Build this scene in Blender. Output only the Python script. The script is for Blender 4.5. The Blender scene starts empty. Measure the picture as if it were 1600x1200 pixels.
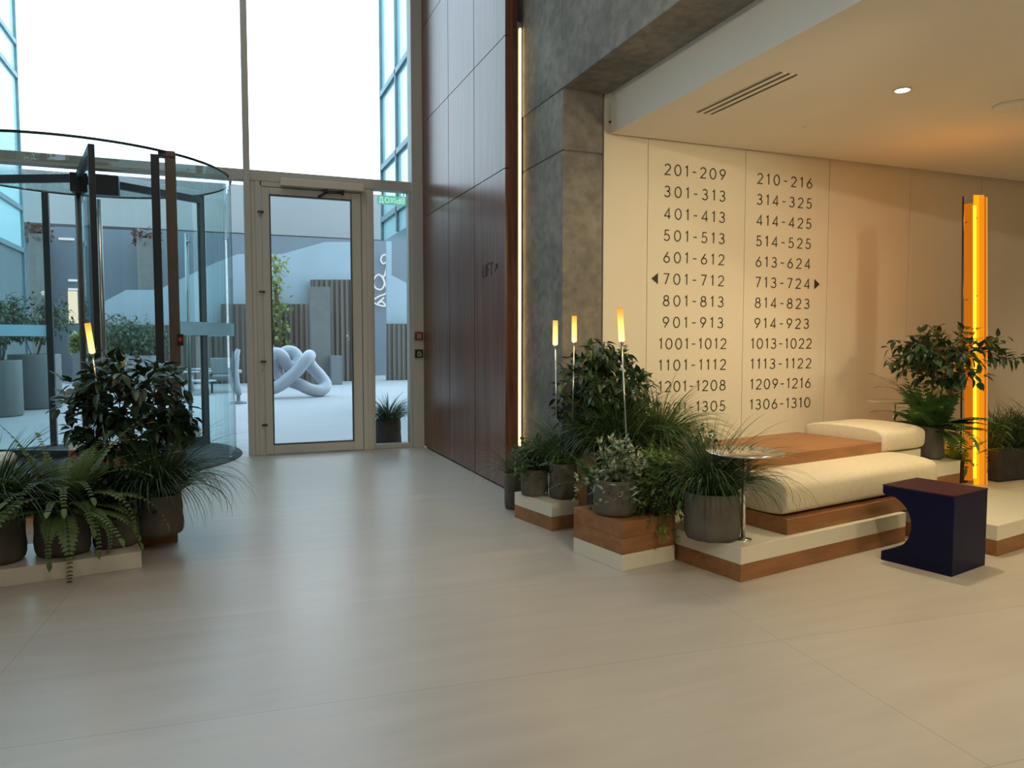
import bpy, math, random
from mathutils import Vector, Matrix
PI = math.pi
sc = bpy.context.scene
col = sc.collection

# ------------------------------------------------------------------ camera
F = 1155.0; CH = 1.25
YAW = math.radians(21.4); PITCH = math.atan(68.0 / F)
FW = Vector((math.sin(YAW) * math.cos(PITCH), math.cos(YAW) * math.cos(PITCH), -math.sin(PITCH)))
RT = Vector((math.cos(YAW), -math.sin(YAW), 0)); UP = RT.cross(FW)
CAM = Vector((0, 0, CH))
cd = bpy.data.cameras.new('camera'); cam = bpy.data.objects.new('camera', cd); col.objects.link(cam)
M4 = Matrix.Identity(4)
for i in range(3):
    M4[i][0] = RT[i]; M4[i][1] = UP[i]; M4[i][2] = -FW[i]; M4[i][3] = CAM[i]
cam.matrix_world = M4
cd.sensor_width = 36; cd.lens = F / 1600 * 36; cd.clip_start = 0.05; cd.clip_end = 300
sc.camera = cam
sc.view_settings.view_transform = 'Standard'
sc.view_settings.look = 'None'
sc.view_settings.exposure = 0.0
sc.view_settings.gamma = 1
try:
    sc.cycles.transparent_max_bounces = 32
except Exception:
    pass

# ------------------------------------------------------------------ sky and added fill lights
W = bpy.data.worlds.new('sky'); sc.world = W; W.use_nodes = True
nt = W.node_tree; nt.nodes.clear()
o_ = nt.nodes.new('ShaderNodeOutputWorld'); b_ = nt.nodes.new('ShaderNodeBackground')
tc_ = nt.nodes.new('ShaderNodeTexCoord'); sx_ = nt.nodes.new('ShaderNodeSeparateXYZ'); cr_ = nt.nodes.new('ShaderNodeValToRGB')
cr_.color_ramp.elements[0].position = 0.0; cr_.color_ramp.elements[0].color = (0.80, 0.91, 1.0, 1)
cr_.color_ramp.elements[1].position = 1.0; cr_.color_ramp.elements[1].color = (0.52, 0.76, 1.0, 1)
nt.links.new(tc_.outputs['Generated'], sx_.inputs[0]); nt.links.new(sx_.outputs['Z'], cr_.inputs[0])
nt.links.new(cr_.outputs[0], b_.inputs['Color']); nt.links.new(b_.outputs[0], o_.inputs['Surface'])
b_.inputs['Strength'].default_value = 3.4

def area(name, loc, sx, sy, power, color, rot=(0, 0, 0), spread=PI):
    l = bpy.data.lights.new(name, 'AREA'); l.shape = 'RECTANGLE'; l.size = sx; l.size_y = sy
    l.energy = power; l.color = color; l.spread = spread
    o = bpy.data.objects.new(name, l); col.objects.link(o); o.location = loc; o.rotation_euler = rot
    return o
WARM = (1.0, 0.80, 0.48)
def fill_spot(loc, aim, power, size, color=WARM):
    l = bpy.data.lights.new('fill_spot_beam', 'SPOT'); l.energy = power; l.spot_size = math.radians(size); l.spot_blend = .8; l.shadow_soft_size = .07; l.color = color
    o = bpy.data.objects.new('fill_spot_beam', l); col.objects.link(o); o.location = loc
    o.rotation_mode = 'QUATERNION'; o.rotation_quaternion = Vector((0, 0, -1)).rotation_difference(Vector(aim) - Vector(loc))
# unseen spots added as fill for the numbered wall, seats and beam
fill_spot((3.15, 1.3, 2.40), (3.1, 5.0, 1.35), 150, 66)
fill_spot((.9, -3.2, 4.2), (2.8, 3.3, .4), 380, 44)
fill_spot((-4.2, -3.2, 3.6), (2.6, 2.0, 3.2), 620, 36, (1.0, .88, .68))
fill_spot((4.9, 1.3, 2.40), (4.1, 5.0, 1.1), 85, 62)
area('hall_fill', (-1.2, 1.2, 6.6), 2.2, 2.2, 38, (1.0, 0.90, 0.78))  # unseen area lights added under the ceiling to brighten the hall
area('hall_fill', (1.0, -2.6, 6.6), 2.2, 2.2, 105, (1.0, 0.90, 0.78))
area('hall_fill', (-.6, 5.6, 6.6), 2.2, 1.6, 45, (1.0, 0.90, 0.78))
area('hall_fill', (-5.0, -1.0, 6.6), 2.2, 2.2, 6, (1.0, 0.90, 0.78))

# ------------------------------------------------------------------ helpers
def at(x, y, Y):
    d = FW * F + RT * (x - 800) - UP * (y - 600)
    return CAM + d * (Y / d.y)
def fl(x, y, z=0.0):
    d = FW * F + RT * (x - 800) - UP * (y - 600)
    return CAM + d * ((z - CH) / d.z)

TH = math.radians(10.5); UC, US = math.cos(TH), math.sin(TH)
O0 = (2.473, 3.068)
def uv(u, v, z=0.0):
    return Vector((O0[0] + u * UC - v * US, O0[1] + u * US + v * UC, z))

ORG = {}
class MB:
    def __init__(s): s.v = []; s.f = []; s.sm = []
    def add(s, vs, fs, smooth=False):
        n = len(s.v); s.v += [tuple(p) for p in vs]
        for f in fs: s.f.append(tuple(i + n for i in f)); s.sm.append(smooth)
        return s
    def box(s, x0, x1, y0, y1, z0, z1):
        v = [(x, y, z) for z in (z0, z1) for y in (y0, y1) for x in (x0, x1)]
        return s.add(v, [(0, 2, 3, 1), (4, 5, 7, 6), (0, 1, 5, 4), (2, 6, 7, 3), (0, 4, 6, 2), (1, 3, 7, 5)])
    def ubox(s, u0, u1, v0, v1, z0, z1):
        v = [uv(u, w, z) for z in (z0, z1) for w in (v0, v1) for u in (u0, u1)]
        return s.add(v, [(0, 2, 3, 1), (4, 5, 7, 6), (0, 1, 5, 4), (2, 6, 7, 3), (0, 4, 6, 2), (1, 3, 7, 5)])
    def prism(s, poly, ext, smooth=False):
        n = len(poly); e = Vector(ext)
        v = [Vector(p) for p in poly] + [Vector(p) + e for p in poly]
        f = [tuple(range(n))[::-1], tuple(range(n, 2 * n))] + [(i, (i + 1) % n, n + (i + 1) % n, n + i) for i in range(n)]
        return s.add(v, f, smooth)
    def tube(s, pts, r, n=8, closed=False, cap=True):
        pts = [Vector(p) for p in pts]; N = len(pts); vs = []; fs = []
        rr = r if isinstance(r, (list, tuple)) else [r] * N
        a = None
        for i, p in enumerate(pts):
            t = (pts[(i + 1) % N] - pts[i - 1]) if closed else (pts[min(i + 1, N - 1)] - pts[max(i - 1, 0)])
            t.normalize()
            if a is None: a = t.orthogonal().normalized()
            else:
                a = a - t * a.dot(t)
                a = a.normalized() if a.length > 1e-6 else t.orthogonal().normalized()
            b = t.cross(a)
            for k in range(n):
                q = 2 * PI * k / n
                vs.append(p + (a * math.cos(q) + b * math.sin(q)) * rr[i])
        # a closed tube may need its last ring matched to its first
        off = 0
        if closed:
            d = [(vs[(N - 1) * n] - vs[k]).length for k in range(n)]; off = d.index(min(d))
        for i in range(N if closed else N - 1):
            j = (i + 1) % N; o = off if (closed and j == 0) else 0
            for k in range(n):
                fs.append((i * n + k, i * n + (k + 1) % n, j * n + (k + 1 + o) % n, j * n + (k + o) % n))
        if cap and not closed:
            fs.append(tuple(range(n))[::-1]); fs.append(tuple(range((N - 1) * n, N * n)))
        return s.add(vs, fs, True)
    def lathe(s, prof, c, n=32, smooth=True, wob=None):
        vs = []; fs = []
        for i, (r, z) in enumerate(prof):
            for k in range(n):
                q = 2 * PI * k / n; rr = r * (wob(q, z, i) if wob else 1)
                vs.append((c[0] + rr * math.cos(q), c[1] + rr * math.sin(q), c[2] + z))
        for i in range(len(prof) - 1):
            for k in range(n): fs.append((i * n + k, i * n + (k + 1) % n, (i + 1) * n + (k + 1) % n, (i + 1) * n + k))
        fs.append(tuple(range(n))[::-1]); m = (len(prof) - 1) * n; fs.append(tuple(range(m, m + n)))
        return s.add(vs, fs, smooth)
    def ribbon(s, pts, w, up):
        pts = [Vector(p) for p in pts]; N = len(pts); vs = []; fs = []
        for i, p in enumerate(pts):
            t = (pts[min(i + 1, N - 1)] - pts[max(i - 1, 0)]).normalized()
            sd = t.cross(up)
            sd = sd.normalized() if sd.length > 1e-5 else Vector((1, 0, 0))
            ww = w * (1 - (i / (N - 1)) ** 2.2 * .92) * (0.75 + .25 * min(1, i))
            vs += [p - sd * ww, p + sd * ww]
        for i in range(N - 1): fs.append((2 * i, 2 * i + 1, 2 * i + 3, 2 * i + 2))
        return s.add(vs, fs, True)
    def leaf(s, p, d, up, L, w, fold=.25, droop=.15):
        d = d.normalized(); sd = d.cross(up)
        sd = sd.normalized() if sd.length > 1e-4 else d.orthogonal().normalized()
        n = sd.cross(d)
        def P(t, k): return p + d * (L * t) + sd * (w * k) + n * (abs(k) * w * fold - droop * L * t * t)
        vs = [P(0, 0), P(.28, -.82), P(.28, 0), P(.28, .82), P(.62, -.72), P(.62, 0), P(.62, .72), P(1, 0)]
        return s.add(vs, [(0, 1, 2), (0, 2, 3), (1, 4, 5, 2), (2, 5, 6, 3), (4, 7, 5), (5, 7, 6)], True)
    def build(s, name, mat, parent=None, bevel=0, seg=2, smooth=None, sub=0):
        me = bpy.data.meshes.new(name)
        if parent is not None: org = ORG[parent.name]
        else:
            xs = [p[0] for p in s.v]; ys = [p[1] for p in s.v]
            org = Vector(((min(xs) + max(xs)) / 2, (min(ys) + max(ys)) / 2, min(p[2] for p in s.v)))
        me.from_pydata([(p[0] - org[0], p[1] - org[1], p[2] - org[2]) for p in s.v], [], s.f)
        me.validate()
        me.polygons.foreach_set('use_smooth', [smooth if smooth is not None else b for b in s.sm][:len(me.polygons)])
        me.update()
        me.materials.append(mat)
        o = bpy.data.objects.new(name, me); col.objects.link(o)
        ORG[o.name] = org
        if parent is None: o.location = org
        else: o.parent = parent
        if bevel:
            m = o.modifiers.new('bevel', 'BEVEL'); m.width = bevel; m.segments = seg; m.limit_method = 'ANGLE'; m.angle_limit = .7
        if sub:
            m = o.modifiers.new('sub', 'SUBSURF'); m.levels = sub; m.render_levels = sub
        return o

def tag(o, label=None, cat=None, group=None, kind=None):
    if label: o['label'] = label
    if cat: o['category'] = cat
    if group: o['group'] = group
    if kind: o['kind'] = kind
    return o
def thing(name, label, cat, loc, group=None):
    o = bpy.data.objects.new(name, None); col.objects.link(o); o.location = loc; o.empty_display_size = .1
    ORG[o.name] = Vector(loc)
    return tag(o, label, cat, group)
def struct(o, label, cat='structure'):
    return tag(o, label, cat, None, 'structure')

# ------------------------------------------------------------------ materials
def base(name):
    m = bpy.data.materials.new(name); m.use_nodes = True
    t = m.node_tree; t.nodes.clear()
    o = t.nodes.new('ShaderNodeOutputMaterial'); p = t.nodes.new('ShaderNodeBsdfPrincipled')
    t.links.new(p.outputs[0], o.inputs[0]); return m, t, p, o
def c4(c): return (c[0], c[1], c[2], 1)
def s2l(*c):
    return tuple(((x / 255 / 12.92) if x / 255 <= .04045 else ((x / 255 + .055) / 1.055) ** 2.4) for x in c)
def mat(name, c, rough=.5, metal=0, var=.12, scale=(6, 6, 6), c2=None, bump=0, detail=4, spec=.5, trans=0, obj=True, dist=0, coat=0):
    m, t, p, o = base(name)
    tc = t.nodes.new('ShaderNodeTexCoord'); mp = t.nodes.new('ShaderNodeMapping'); mp.inputs['Scale'].default_value = scale
    nz = t.nodes.new('ShaderNodeTexNoise'); nz.inputs['Scale'].default_value = 1; nz.inputs['Detail'].default_value = detail
    nz.inputs['Distortion'].default_value = dist
    cr = t.nodes.new('ShaderNodeValToRGB')
    a = c if c2 is None else c2
    cr.color_ramp.elements[0].position = .3; cr.color_ramp.elements[1].position = .7
    cr.color_ramp.elements[0].color = c4([x * (1 - var) for x in c]); cr.color_ramp.elements[1].color = c4([min(1, x * (1 + var)) for x in a])
    t.links.new(tc.outputs['Object'], mp.inputs[0]); t.links.new(mp.outputs[0], nz.inputs['Vector'])
    t.links.new(nz.outputs[0], cr.inputs[0]); t.links.new(cr.outputs[0], p.inputs['Base Color'])
    p.inputs['Roughness'].default_value = rough; p.inputs['Metallic'].default_value = metal
    p.inputs['Specular IOR Level'].default_value = spec
    p.inputs['Coat Weight'].default_value = coat
    if bump:
        bp = t.nodes.new('ShaderNodeBump'); bp.inputs['Strength'].default_value = bump; bp.inputs['Distance'].default_value = .02
        t.links.new(nz.outputs[0], bp.inputs['Height']); t.links.new(bp.outputs[0], p.inputs['Normal'])
    if trans:
        tr = t.nodes.new('ShaderNodeBsdfTranslucent'); mx = t.nodes.new('ShaderNodeMixShader'); mx.inputs[0].default_value = trans
        t.links.new(cr.outputs[0], tr.inputs[0]); t.links.new(p.outputs[0], mx.inputs[1]); t.links.new(tr.outputs[0], mx.inputs[2])
        t.links.new(mx.outputs[0], o.inputs[0])
    return m
def emis(name, c, s, c2=None, axis='Z', lo=0., hi=1., s2=None):
    m, t, p, o = base(name); t.nodes.remove(p)
    e = t.nodes.new('ShaderNodeEmission'); t.links.new(e.outputs[0], o.inputs[0])
    e.inputs[0].default_value = c4(c); e.inputs[1].default_value = s
    if c2:
        tc = t.nodes.new('ShaderNodeTexCoord'); sp = t.nodes.new('ShaderNodeSeparateXYZ'); mr = t.nodes.new('ShaderNodeMapRange')
        mr.inputs[1].default_value = lo; mr.inputs[2].default_value = hi
        cr = t.nodes.new('ShaderNodeValToRGB'); cr.color_ramp.elements[0].color = c4(c); cr.color_ramp.elements[1].color = c4(c2)
        t.links.new(tc.outputs['Object'], sp.inputs[0]); t.links.new(sp.outputs[axis], mr.inputs[0]); t.links.new(mr.outputs[0], cr.inputs[0])
        t.links.new(cr.outputs[0], e.inputs[0])
        if s2 is not None:
            m2 = t.nodes.new('ShaderNodeMapRange'); m2.inputs[3].default_value = s; m2.inputs[4].default_value = s2
            t.links.new(mr.outputs[0], m2.inputs[0]); t.links.new(m2.outputs[0], e.inputs[1])
    return m
def glass(name, tint, refl=1.0, rough=0.0, ior=1.5):
    m, t, p, o = base(name); t.nodes.remove(p)
    tr = t.nodes.new('ShaderNodeBsdfTransparent'); tr.inputs[0].default_value = c4(tint)
    gl = t.nodes.new('ShaderNodeBsdfGlossy'); gl.inputs['Roughness'].default_value = rough
    fr = t.nodes.new('ShaderNodeFresnel'); fr.inputs[0].default_value = ior
    mu = t.nodes.new('ShaderNodeMath'); mu.operation = 'MULTIPLY'; mu.inputs[1].default_value = refl
    mx = t.nodes.new('ShaderNodeMixShader')
    ge = t.nodes.new('ShaderNodeNewGeometry'); iv = t.nodes.new('ShaderNodeMath'); iv.operation = 'SUBTRACT'; iv.inputs[0].default_value = 1
    m3 = t.nodes.new('ShaderNodeMath'); m3.operation = 'MULTIPLY'
    t.links.new(ge.outputs['Backfacing'], iv.inputs[1]); t.links.new(fr.outputs[0], mu.inputs[0])
    t.links.new(mu.outputs[0], m3.inputs[0]); t.links.new(iv.outputs[0], m3.inputs[1]); t.links.new(m3.outputs[0], mx.inputs[0])
    t.links.new(tr.outputs[0], mx.inputs[1]); t.links.new(gl.outputs[0], mx.inputs[2]); t.links.new(mx.outputs[0], o.inputs[0])
    return m

def floor_mat(name, c, rough, ang, tx, ty, offx, offy, joint, jw, streak):
    m, t, p, o = base(name)
    tc = t.nodes.new('ShaderNodeTexCoord'); mp = t.nodes.new('ShaderNodeMapping')
    mp.inputs['Rotation'].default_value = (0, 0, ang); mp.inputs['Location'].default_value = (offx, offy, 0)
    t.links.new(tc.outputs['Object'], mp.inputs[0])
    br = t.nodes.new('ShaderNodeTexBrick'); br.offset = 0; br.inputs['Scale'].default_value = 1
    br.inputs['Brick Width'].default_value = tx; br.inputs['Row Height'].default_value = ty
    br.inputs['Mortar Size'].default_value = jw; br.inputs['Mortar Smooth'].default_value = .1; br.inputs['Bias'].default_value = 0
    br.inputs['Color1'].default_value = c4([x * 1.03 for x in c]); br.inputs['Color2'].default_value = c4([x * .97 for x in c])
    br.inputs['Mortar'].default_value = c4(joint)
    t.links.new(mp.outputs[0], br.inputs['Vector'])
    m2 = t.nodes.new('ShaderNodeMapping'); m2.inputs['Scale'].default_value = streak
    m2.inputs['Rotation'].default_value = (0, 0, ang)
    t.links.new(tc.outputs['Object'], m2.inputs[0])
    nz = t.nodes.new('ShaderNodeTexNoise'); nz.inputs['Scale'].default_value = 1; nz.inputs['Detail'].default_value = 6; nz.inputs['Distortion'].default_value = .4
    t.links.new(m2.outputs[0], nz.inputs['Vector'])
    cr = t.nodes.new('ShaderNodeValToRGB'); cr.color_ramp.elements[0].position = .25; cr.color_ramp.elements[1].position = .75
    cr.color_ramp.elements[0].color = (.91, .905, .90, 1); cr.color_ramp.elements[1].color = (1.06, 1.06, 1.06, 1)
    t.links.new(nz.outputs[0], cr.inputs[0])
    mx = t.nodes.new('ShaderNodeMix'); mx.data_type = 'RGBA'; mx.blend_type = 'MULTIPLY'; mx.inputs[0].default_value = 1
    t.links.new(br.outputs[0], mx.inputs[6]); t.links.new(cr.outputs[0], mx.inputs[7]); t.links.new(mx.outputs[2], p.inputs['Base Color'])
    mr = t.nodes.new('ShaderNodeMapRange'); mr.inputs[3].default_value = rough - .05; mr.inputs[4].default_value = rough + .08
    t.links.new(nz.outputs[0], mr.inputs[0]); t.links.new(mr.outputs[0], p.inputs['Roughness'])
    return m

def concrete(name, c, sc_=1.0):
    m, t, p, o = base(name)
    tc = t.nodes.new('ShaderNodeTexCoord')
    n1 = t.nodes.new('ShaderNodeTexNoise'); n1.inputs['Scale'].default_value = 1.6 * sc_; n1.inputs['Detail'].default_value = 8; n1.inputs['Roughness'].default_value = .65
    n2 = t.nodes.new('ShaderNodeTexNoise'); n2.inputs['Scale'].default_value = 14 * sc_; n2.inputs['Detail'].default_value = 6
    vo = t.nodes.new('ShaderNodeTexVoronoi'); vo.inputs['Scale'].default_value = 9 * sc_
    for n in (n1, n2, vo): t.links.new(tc.outputs['Object'], n.inputs['Vector'])
    cr = t.nodes.new('ShaderNodeValToRGB'); cr.color_ramp.elements[0].position = .32; cr.color_ramp.elements[1].position = .7
    cr.color_ramp.elements[0].color = c4([x * .62 for x in c]); cr.color_ramp.elements[1].color = c4([x * 1.3 for x in c])
    t.links.new(n1.outputs[0], cr.inputs[0])
    c3 = t.nodes.new('ShaderNodeValToRGB'); c3.color_ramp.elements[0].position = .3; c3.color_ramp.elements[1].position = .65
    c3.color_ramp.elements[0].color = (.72, .72, .72, 1); c3.color_ramp.elements[1].color = (1.05, 1.05, 1.05, 1)
    t.links.new(n2.outputs[0], c3.inputs[0])
    c5 = t.nodes.new('ShaderNodeValToRGB'); c5.color_ramp.elements[0].position = .03; c5.color_ramp.elements[1].position = .07
    c5.color_ramp.elements[0].color = (.35, .33, .3, 1); c5.color_ramp.elements[1].color = (1, 1, 1, 1)
    t.links.new(vo.outputs['Distance'], c5.inputs[0])
    a = t.nodes.new('ShaderNodeMix'); a.data_type = 'RGBA'; a.blend_type = 'MULTIPLY'; a.inputs[0].default_value = 1
    b = t.nodes.new('ShaderNodeMix'); b.data_type = 'RGBA'; b.blend_type = 'MULTIPLY'; b.inputs[0].default_value = .8
    t.links.new(cr.outputs[0], a.inputs[6]); t.links.new(c3.outputs[0], a.inputs[7])
    t.links.new(a.outputs[2], b.inputs[6]); t.links.new(c5.outputs[0], b.inputs[7]); t.links.new(b.outputs[2], p.inputs['Base Color'])
    p.inputs['Roughness'].default_value = .8
    bp = t.nodes.new('ShaderNodeBump'); bp.inputs['Strength'].default_value = .35; bp.inputs['Distance'].default_value = .01
    t.links.new(n2.outputs[0], bp.inputs['Height']); t.links.new(bp.outputs[0], p.inputs['Normal'])
    return m

def led_mat(name, c, s): return emis(name, c, s)

K = {}
K['floor'] = floor_mat('stone_floor', (.51, .47, .41), .30, math.radians(4.3), 3.0, .965, 1.0, -.107, (.37, .34, .30), .0022, (1.5, 10, 1))
K['pave'] = floor_mat('terrace_paving', (.40, .40, .40), .55, math.radians(2), 1.2, .6, 0, 0, (.35, .36, .38), .006, (1.5, 14, 1))
K['cream_wall'] = mat('cream_wall_panel', (.72, .67, .55), .45, var=.015, scale=(1, 1, 1))
K['white'] = mat('white_plaster', (.80, .77, .70), .7, var=.015, scale=(2, 2, 2))
K['hall'] = mat('hall_plaster', (.62, .60, .56), .8, var=.03)
K['groove'] = mat('dark_groove', (.10, .09, .07), .8)
K['conc'] = concrete('board_concrete', (.25, .24, .215))
K['walnut'] = mat('dark_wood_panel', (.135, .055, .032), .28, var=.35, scale=(14, 14, .7), bump=.04, dist=1.2, detail=6, spec=.42, c2=(.18, .074, .042))
K['oak'] = mat('brown_wood', (.30, .135, .048), .52, var=.18, scale=(1.2, 16, 22), dist=.6, detail=5, c2=(.33, .15, .06))
K['cream'] = mat('cream_slab', (.80, .76, .62), .32, var=.02, scale=(3, 3, 3))
K['cushion'] = mat('cream_upholstery', (.70, .62, .46), .85, var=.04, scale=(40, 40, 40), bump=.06)
K['frame'] = mat('bronze_grey_frame', (.50, .515, .49), .5, metal=0, var=.04, scale=(3, 3, .4))
K['dframe'] = mat('dark_frame', (.035, .042, .045), .4, metal=.3, var=.08)
K['bframe'] = mat('brown_post', (.13, .105, .085), .45, metal=.3, var=.08)
K['chrome'] = mat('chrome', (.80, .80, .79), .16, metal=1, var=.01)
K['steel'] = mat('brushed_steel', (.55, .55, .54), .28, metal=1, var=.03)
K['grey'] = mat('grey_plastic', (.66, .63, .60), .5, var=.03)
K['black'] = mat('black_ink', (.025, .02, .016), .55, var=.05)
K['ink'] = mat('dark_brown_numerals', (.045, .034, .02), .55, var=.05)
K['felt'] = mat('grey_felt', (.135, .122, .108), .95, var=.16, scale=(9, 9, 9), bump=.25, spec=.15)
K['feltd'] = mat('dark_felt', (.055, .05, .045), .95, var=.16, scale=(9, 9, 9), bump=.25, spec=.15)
K['soil'] = mat('soil', (.03, .021, .014), .95, var=.4, scale=(60, 60, 60), bump=.4)
K['bark'] = mat('bark', (.12, .085, .055), .85, var=.3, scale=(30, 30, 6))
K['leafd'] = mat('dark_glossy_leaf', (.026, .060, .022), .38, var=.45, scale=(7, 7, 7), trans=.12)
K['leafm'] = mat('mid_green_leaf', (.055, .125, .030), .42, var=.4, scale=(9, 9, 9), trans=.2)
K['leafl'] = mat('bright_green_leaf', (.17, .29, .045), .45, var=.4, scale=(9, 9, 9), trans=.22)
K['leafv'] = mat('variegated_leaf', (.07, .13, .045), .42, var=.3, scale=(26, 26, 26), trans=.15, c2=(.36, .42, .30))
K['fern'] = mat('fern_leaf', (.15, .235, .085), .5, var=.3, scale=(6, 6, 6), trans=.22)
K['grass'] = mat('grass_blade', (.040, .085, .024), .45, var=.4, scale=(8, 8, 8), trans=.15)
K['grassl'] = mat('light_grass_blade', (.085, .14, .035), .45, var=.4, scale=(8, 8, 8), trans=.15)
K['shrub'] = mat('shrub_leaf', (0.07, 0.112, 0.052), .5, var=.4, scale=(4, 4, 4), trans=.2)
K['sunleaf'] = mat('sunlit_leaf_tint', (.28, .32, .10), .5, var=.4, scale=(4, 4, 4), trans=.3)  # sunlight on the leaves is put into this yellowish colour
K['redleaf'] = mat('red_leaf', (0.154, 0.07, 0.049), .5, var=.35, scale=(4, 4, 4), trans=.2)
K['pink'] = mat('pink_flower', (.55, .12, .19), .5, var=.25)
K['navy'] = mat('navy_lacquer', (.004, .006, .036), .45, var=.1, spec=.18)
K['plum'] = mat('plum_top', (.050, .014, .026), .5, var=.08, spec=.2)
K['mat'] = mat('entrance_mat', (.035, .038, .042), .9, var=.25, scale=(60, 60, 60), bump=.3)
K['glass'] = glass('clear_glass', (.97, .99, .99), 1.0)
K['gdrum'] = glass('green_tinted_glass', (.925, .98, .98), 1.2)
K['gdoor'] = glass('door_glass', (.975, .99, .99), 1.2)
K['frost'] = mat('frosted_band', (.70, .88, .95), .6, var=.03, trans=.6)
K['led'] = emis('led_strip', (1.0, .66, .26), 5)
K['down'] = emis('downlight_lens', (1.0, .90, .75), 30)
K['cylo'] = emis('amber_tube', (1.0, .72, .20), 3.2, (1.0, .40, .045), 'Z', 0.0, .20, .75)
K['orange'] = emis('orange_acrylic', (1.0, .30, .010), .95)
K['amberp'] = emis('amber_acrylic', (1.0, .46, .008), 1.0)
K['oranged'] = emis('orange_acrylic_edge', (.80, .20, .008), .75)
K['orangeb'] = emis('pale_orange_edge', (1.0, .52, .12), 1.1)
K['yellow'] = emis('yellow_tube', (1.0, .70, .03), 1.6)
K['pconc'] = mat('pale_concrete', (.29, .295, .29), .8, var=.05, scale=(.3, .3, .6), detail=6)
K['gwall'] = mat('blue_grey_wall', (.165, .185, .21), .7, var=.06, scale=(.6, .6, .6))
K['taupe'] = mat('taupe_concrete', (.17, .165, .15), .8, var=.08)
K['pale'] = mat('pale_blue_panel', (.33, .39, .43), .4, var=.04, scale=(.8, .8, .8))
K['slat'] = mat('vertical_wood_slats', (.14, .112, .09), .7, var=.35, scale=(9, 9, .2), detail=3)
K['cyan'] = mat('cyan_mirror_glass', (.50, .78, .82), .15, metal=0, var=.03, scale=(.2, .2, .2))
K['lowglass'] = mat('dull_teal_panel', (.17, .21, .22), .4, var=.05)
K['mull'] = mat('blue_grey_mullion', (.20, .30, .33), .5, metal=.4)
K['planter'] = mat('grey_planter', (.18, .19, .19), .6, var=.05)
K['wplanter'] = mat('pale_planter', (.33, .34, .34), .6, var=.05)
K['sculpt'] = mat('white_sculpture', (.42, .44, .48), .35, var=.03)
K['lit'] = emis('sunlit_window', (1.0, .92, .68), .95)  # sunshine on the window is put in as emission
K['bluebld'] = mat('blue_dark_cladding', (.06, .085, .11), .4, var=.2, scale=(2, 2, .3))
K['wlamp'] = emis('white_light_bar', (.85, .95, 1.0), .9)
K['red'] = mat('red_plastic', (.16, .03, .03), .4)
K['dgreen'] = mat('dark_green_plastic', (.012, .03, .018), .4)
K['mark'] = mat('pale_mark', (.55, .55, .50), .5)
K['egreen'] = emis('green_sign_reflection', (.18, .72, .52), .75)
K['ewhite'] = emis('pale_letter_reflection', (.60, .95, .85), .9)
K['upper'] = mat('hall_ceiling', (.60, .58, .55), .8)

# ------------------------------------------------------------------ the setting
FY = 8.5            # facade plane
WY = 5.0            # numbered wall
struct(MB().box(-10, 10, -7.5, FY + .05, -.1, 0).build('floor', K['floor']), 'beige large-format stone tile floor', 'floor')
struct(MB().box(-14, 14, FY + .05, 40, -.1, 0).build('terrace', K['pave']), 'pale stone paving of the courtyard outside', 'ground')
struct(MB().box(-10, 2.35, -7.5, FY + .1, 6.7, 6.9).build('ceiling', K['upper']), 'high hall ceiling', 'ceiling')
struct(MB().box(-10.2, -10, -7.5, FY + .1, 0, 6.7).build('wall_left', K['hall']), 'plain hall wall on the left', 'wall')
struct(MB().box(-10, 10, -7.7, -7.5, 0, 6.7).build('wall_front', K['hall']), 'plain hall wall behind the viewer', 'wall')
struct(MB().box(10, 10.2, -7.5, WY + .3, 0, 6.7).build('wall_east', K['hall']), 'plain wall closing the niche on the right', 'wall')

# wood clad wall: panels with open joints over a dark backing
w = MB(); ys = [5.74, 6.54, 7.36, 8.42]; zs = [0.012, 1.6, 2.66, 3.72, 4.78, 6.7]
for i in range(3):
    for j in range(5):
        if j == 0: z0, z1 = zs[0], zs[2]
        elif j == 1: continue
        else: z0, z1 = zs[j], zs[j + 1]
        w.box(2.19, 2.225, ys[i] + (.0 if i == 0 else .006), ys[i + 1] - .006, z0 + .004, z1 - .004)
w.box(2.225, 2.295, 5.74, 8.42, 0, 6.7)
struct(w.build('wall_right', K['walnut']), 'tall dark wood panelled wall beside the glass door', 'wall')
cc = MB().box(2.36, 2.69, WY, 5.95, 0, 2.64); cc.box(2.366, 2.684, WY + .006, 5.94, 2.64, 2.65); cc.box(2.36, 2.69, WY, 5.95, 2.65, 6.7)
struct(cc.build('concrete_column', K['conc'], bevel=.008), 'rough grey concrete column', 'column')
b = MB().box(2.352, 2.735, -7.5, WY, 3.09, 6.7)
b.box(2.352, 2.36, WY, 5.95, 3.09, 6.7)
struct(b.build('concrete_beam', K['conc'], bevel=.006), 'rough grey concrete beam over the lounge niche', 'beam')
# numbered wall
w = MB(); xs = [2.70, 3.085, 4.006, 4.888, 5.837, 6.75, 7.66, 8.6, 10]
for a, c in zip(xs, xs[1:]): w.box(a + .0022, c - .0022, WY + .0, WY + .03, 0, 3.2)
struct(w.build('wall_back', K['cream_wall']), 'cream panelled wall carrying the room numbers', 'wall')
struct(MB().box(2.70, 10, WY + .03, WY + .2, 0, 3.2).build('wall_backing', K['groove']), 'dark joint backing behind cream panels', 'wall')
# soffit with bulkhead
struct(MB().box(2.735, 10, -7.5, WY - .045, 2.79, 3.3).build('ceiling_lower', K['white']), 'low white ceiling over the lounge niche', 'ceiling')
struct(MB().box(2.738, 10, WY - .045, WY - .001, 2.88, 2.89).build('gap_shade_strip', K['black']), 'black strip painted as the shade in the gap between ceiling and cream wall', 'trim')  # black colour stands in for the shade inside the gap

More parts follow.
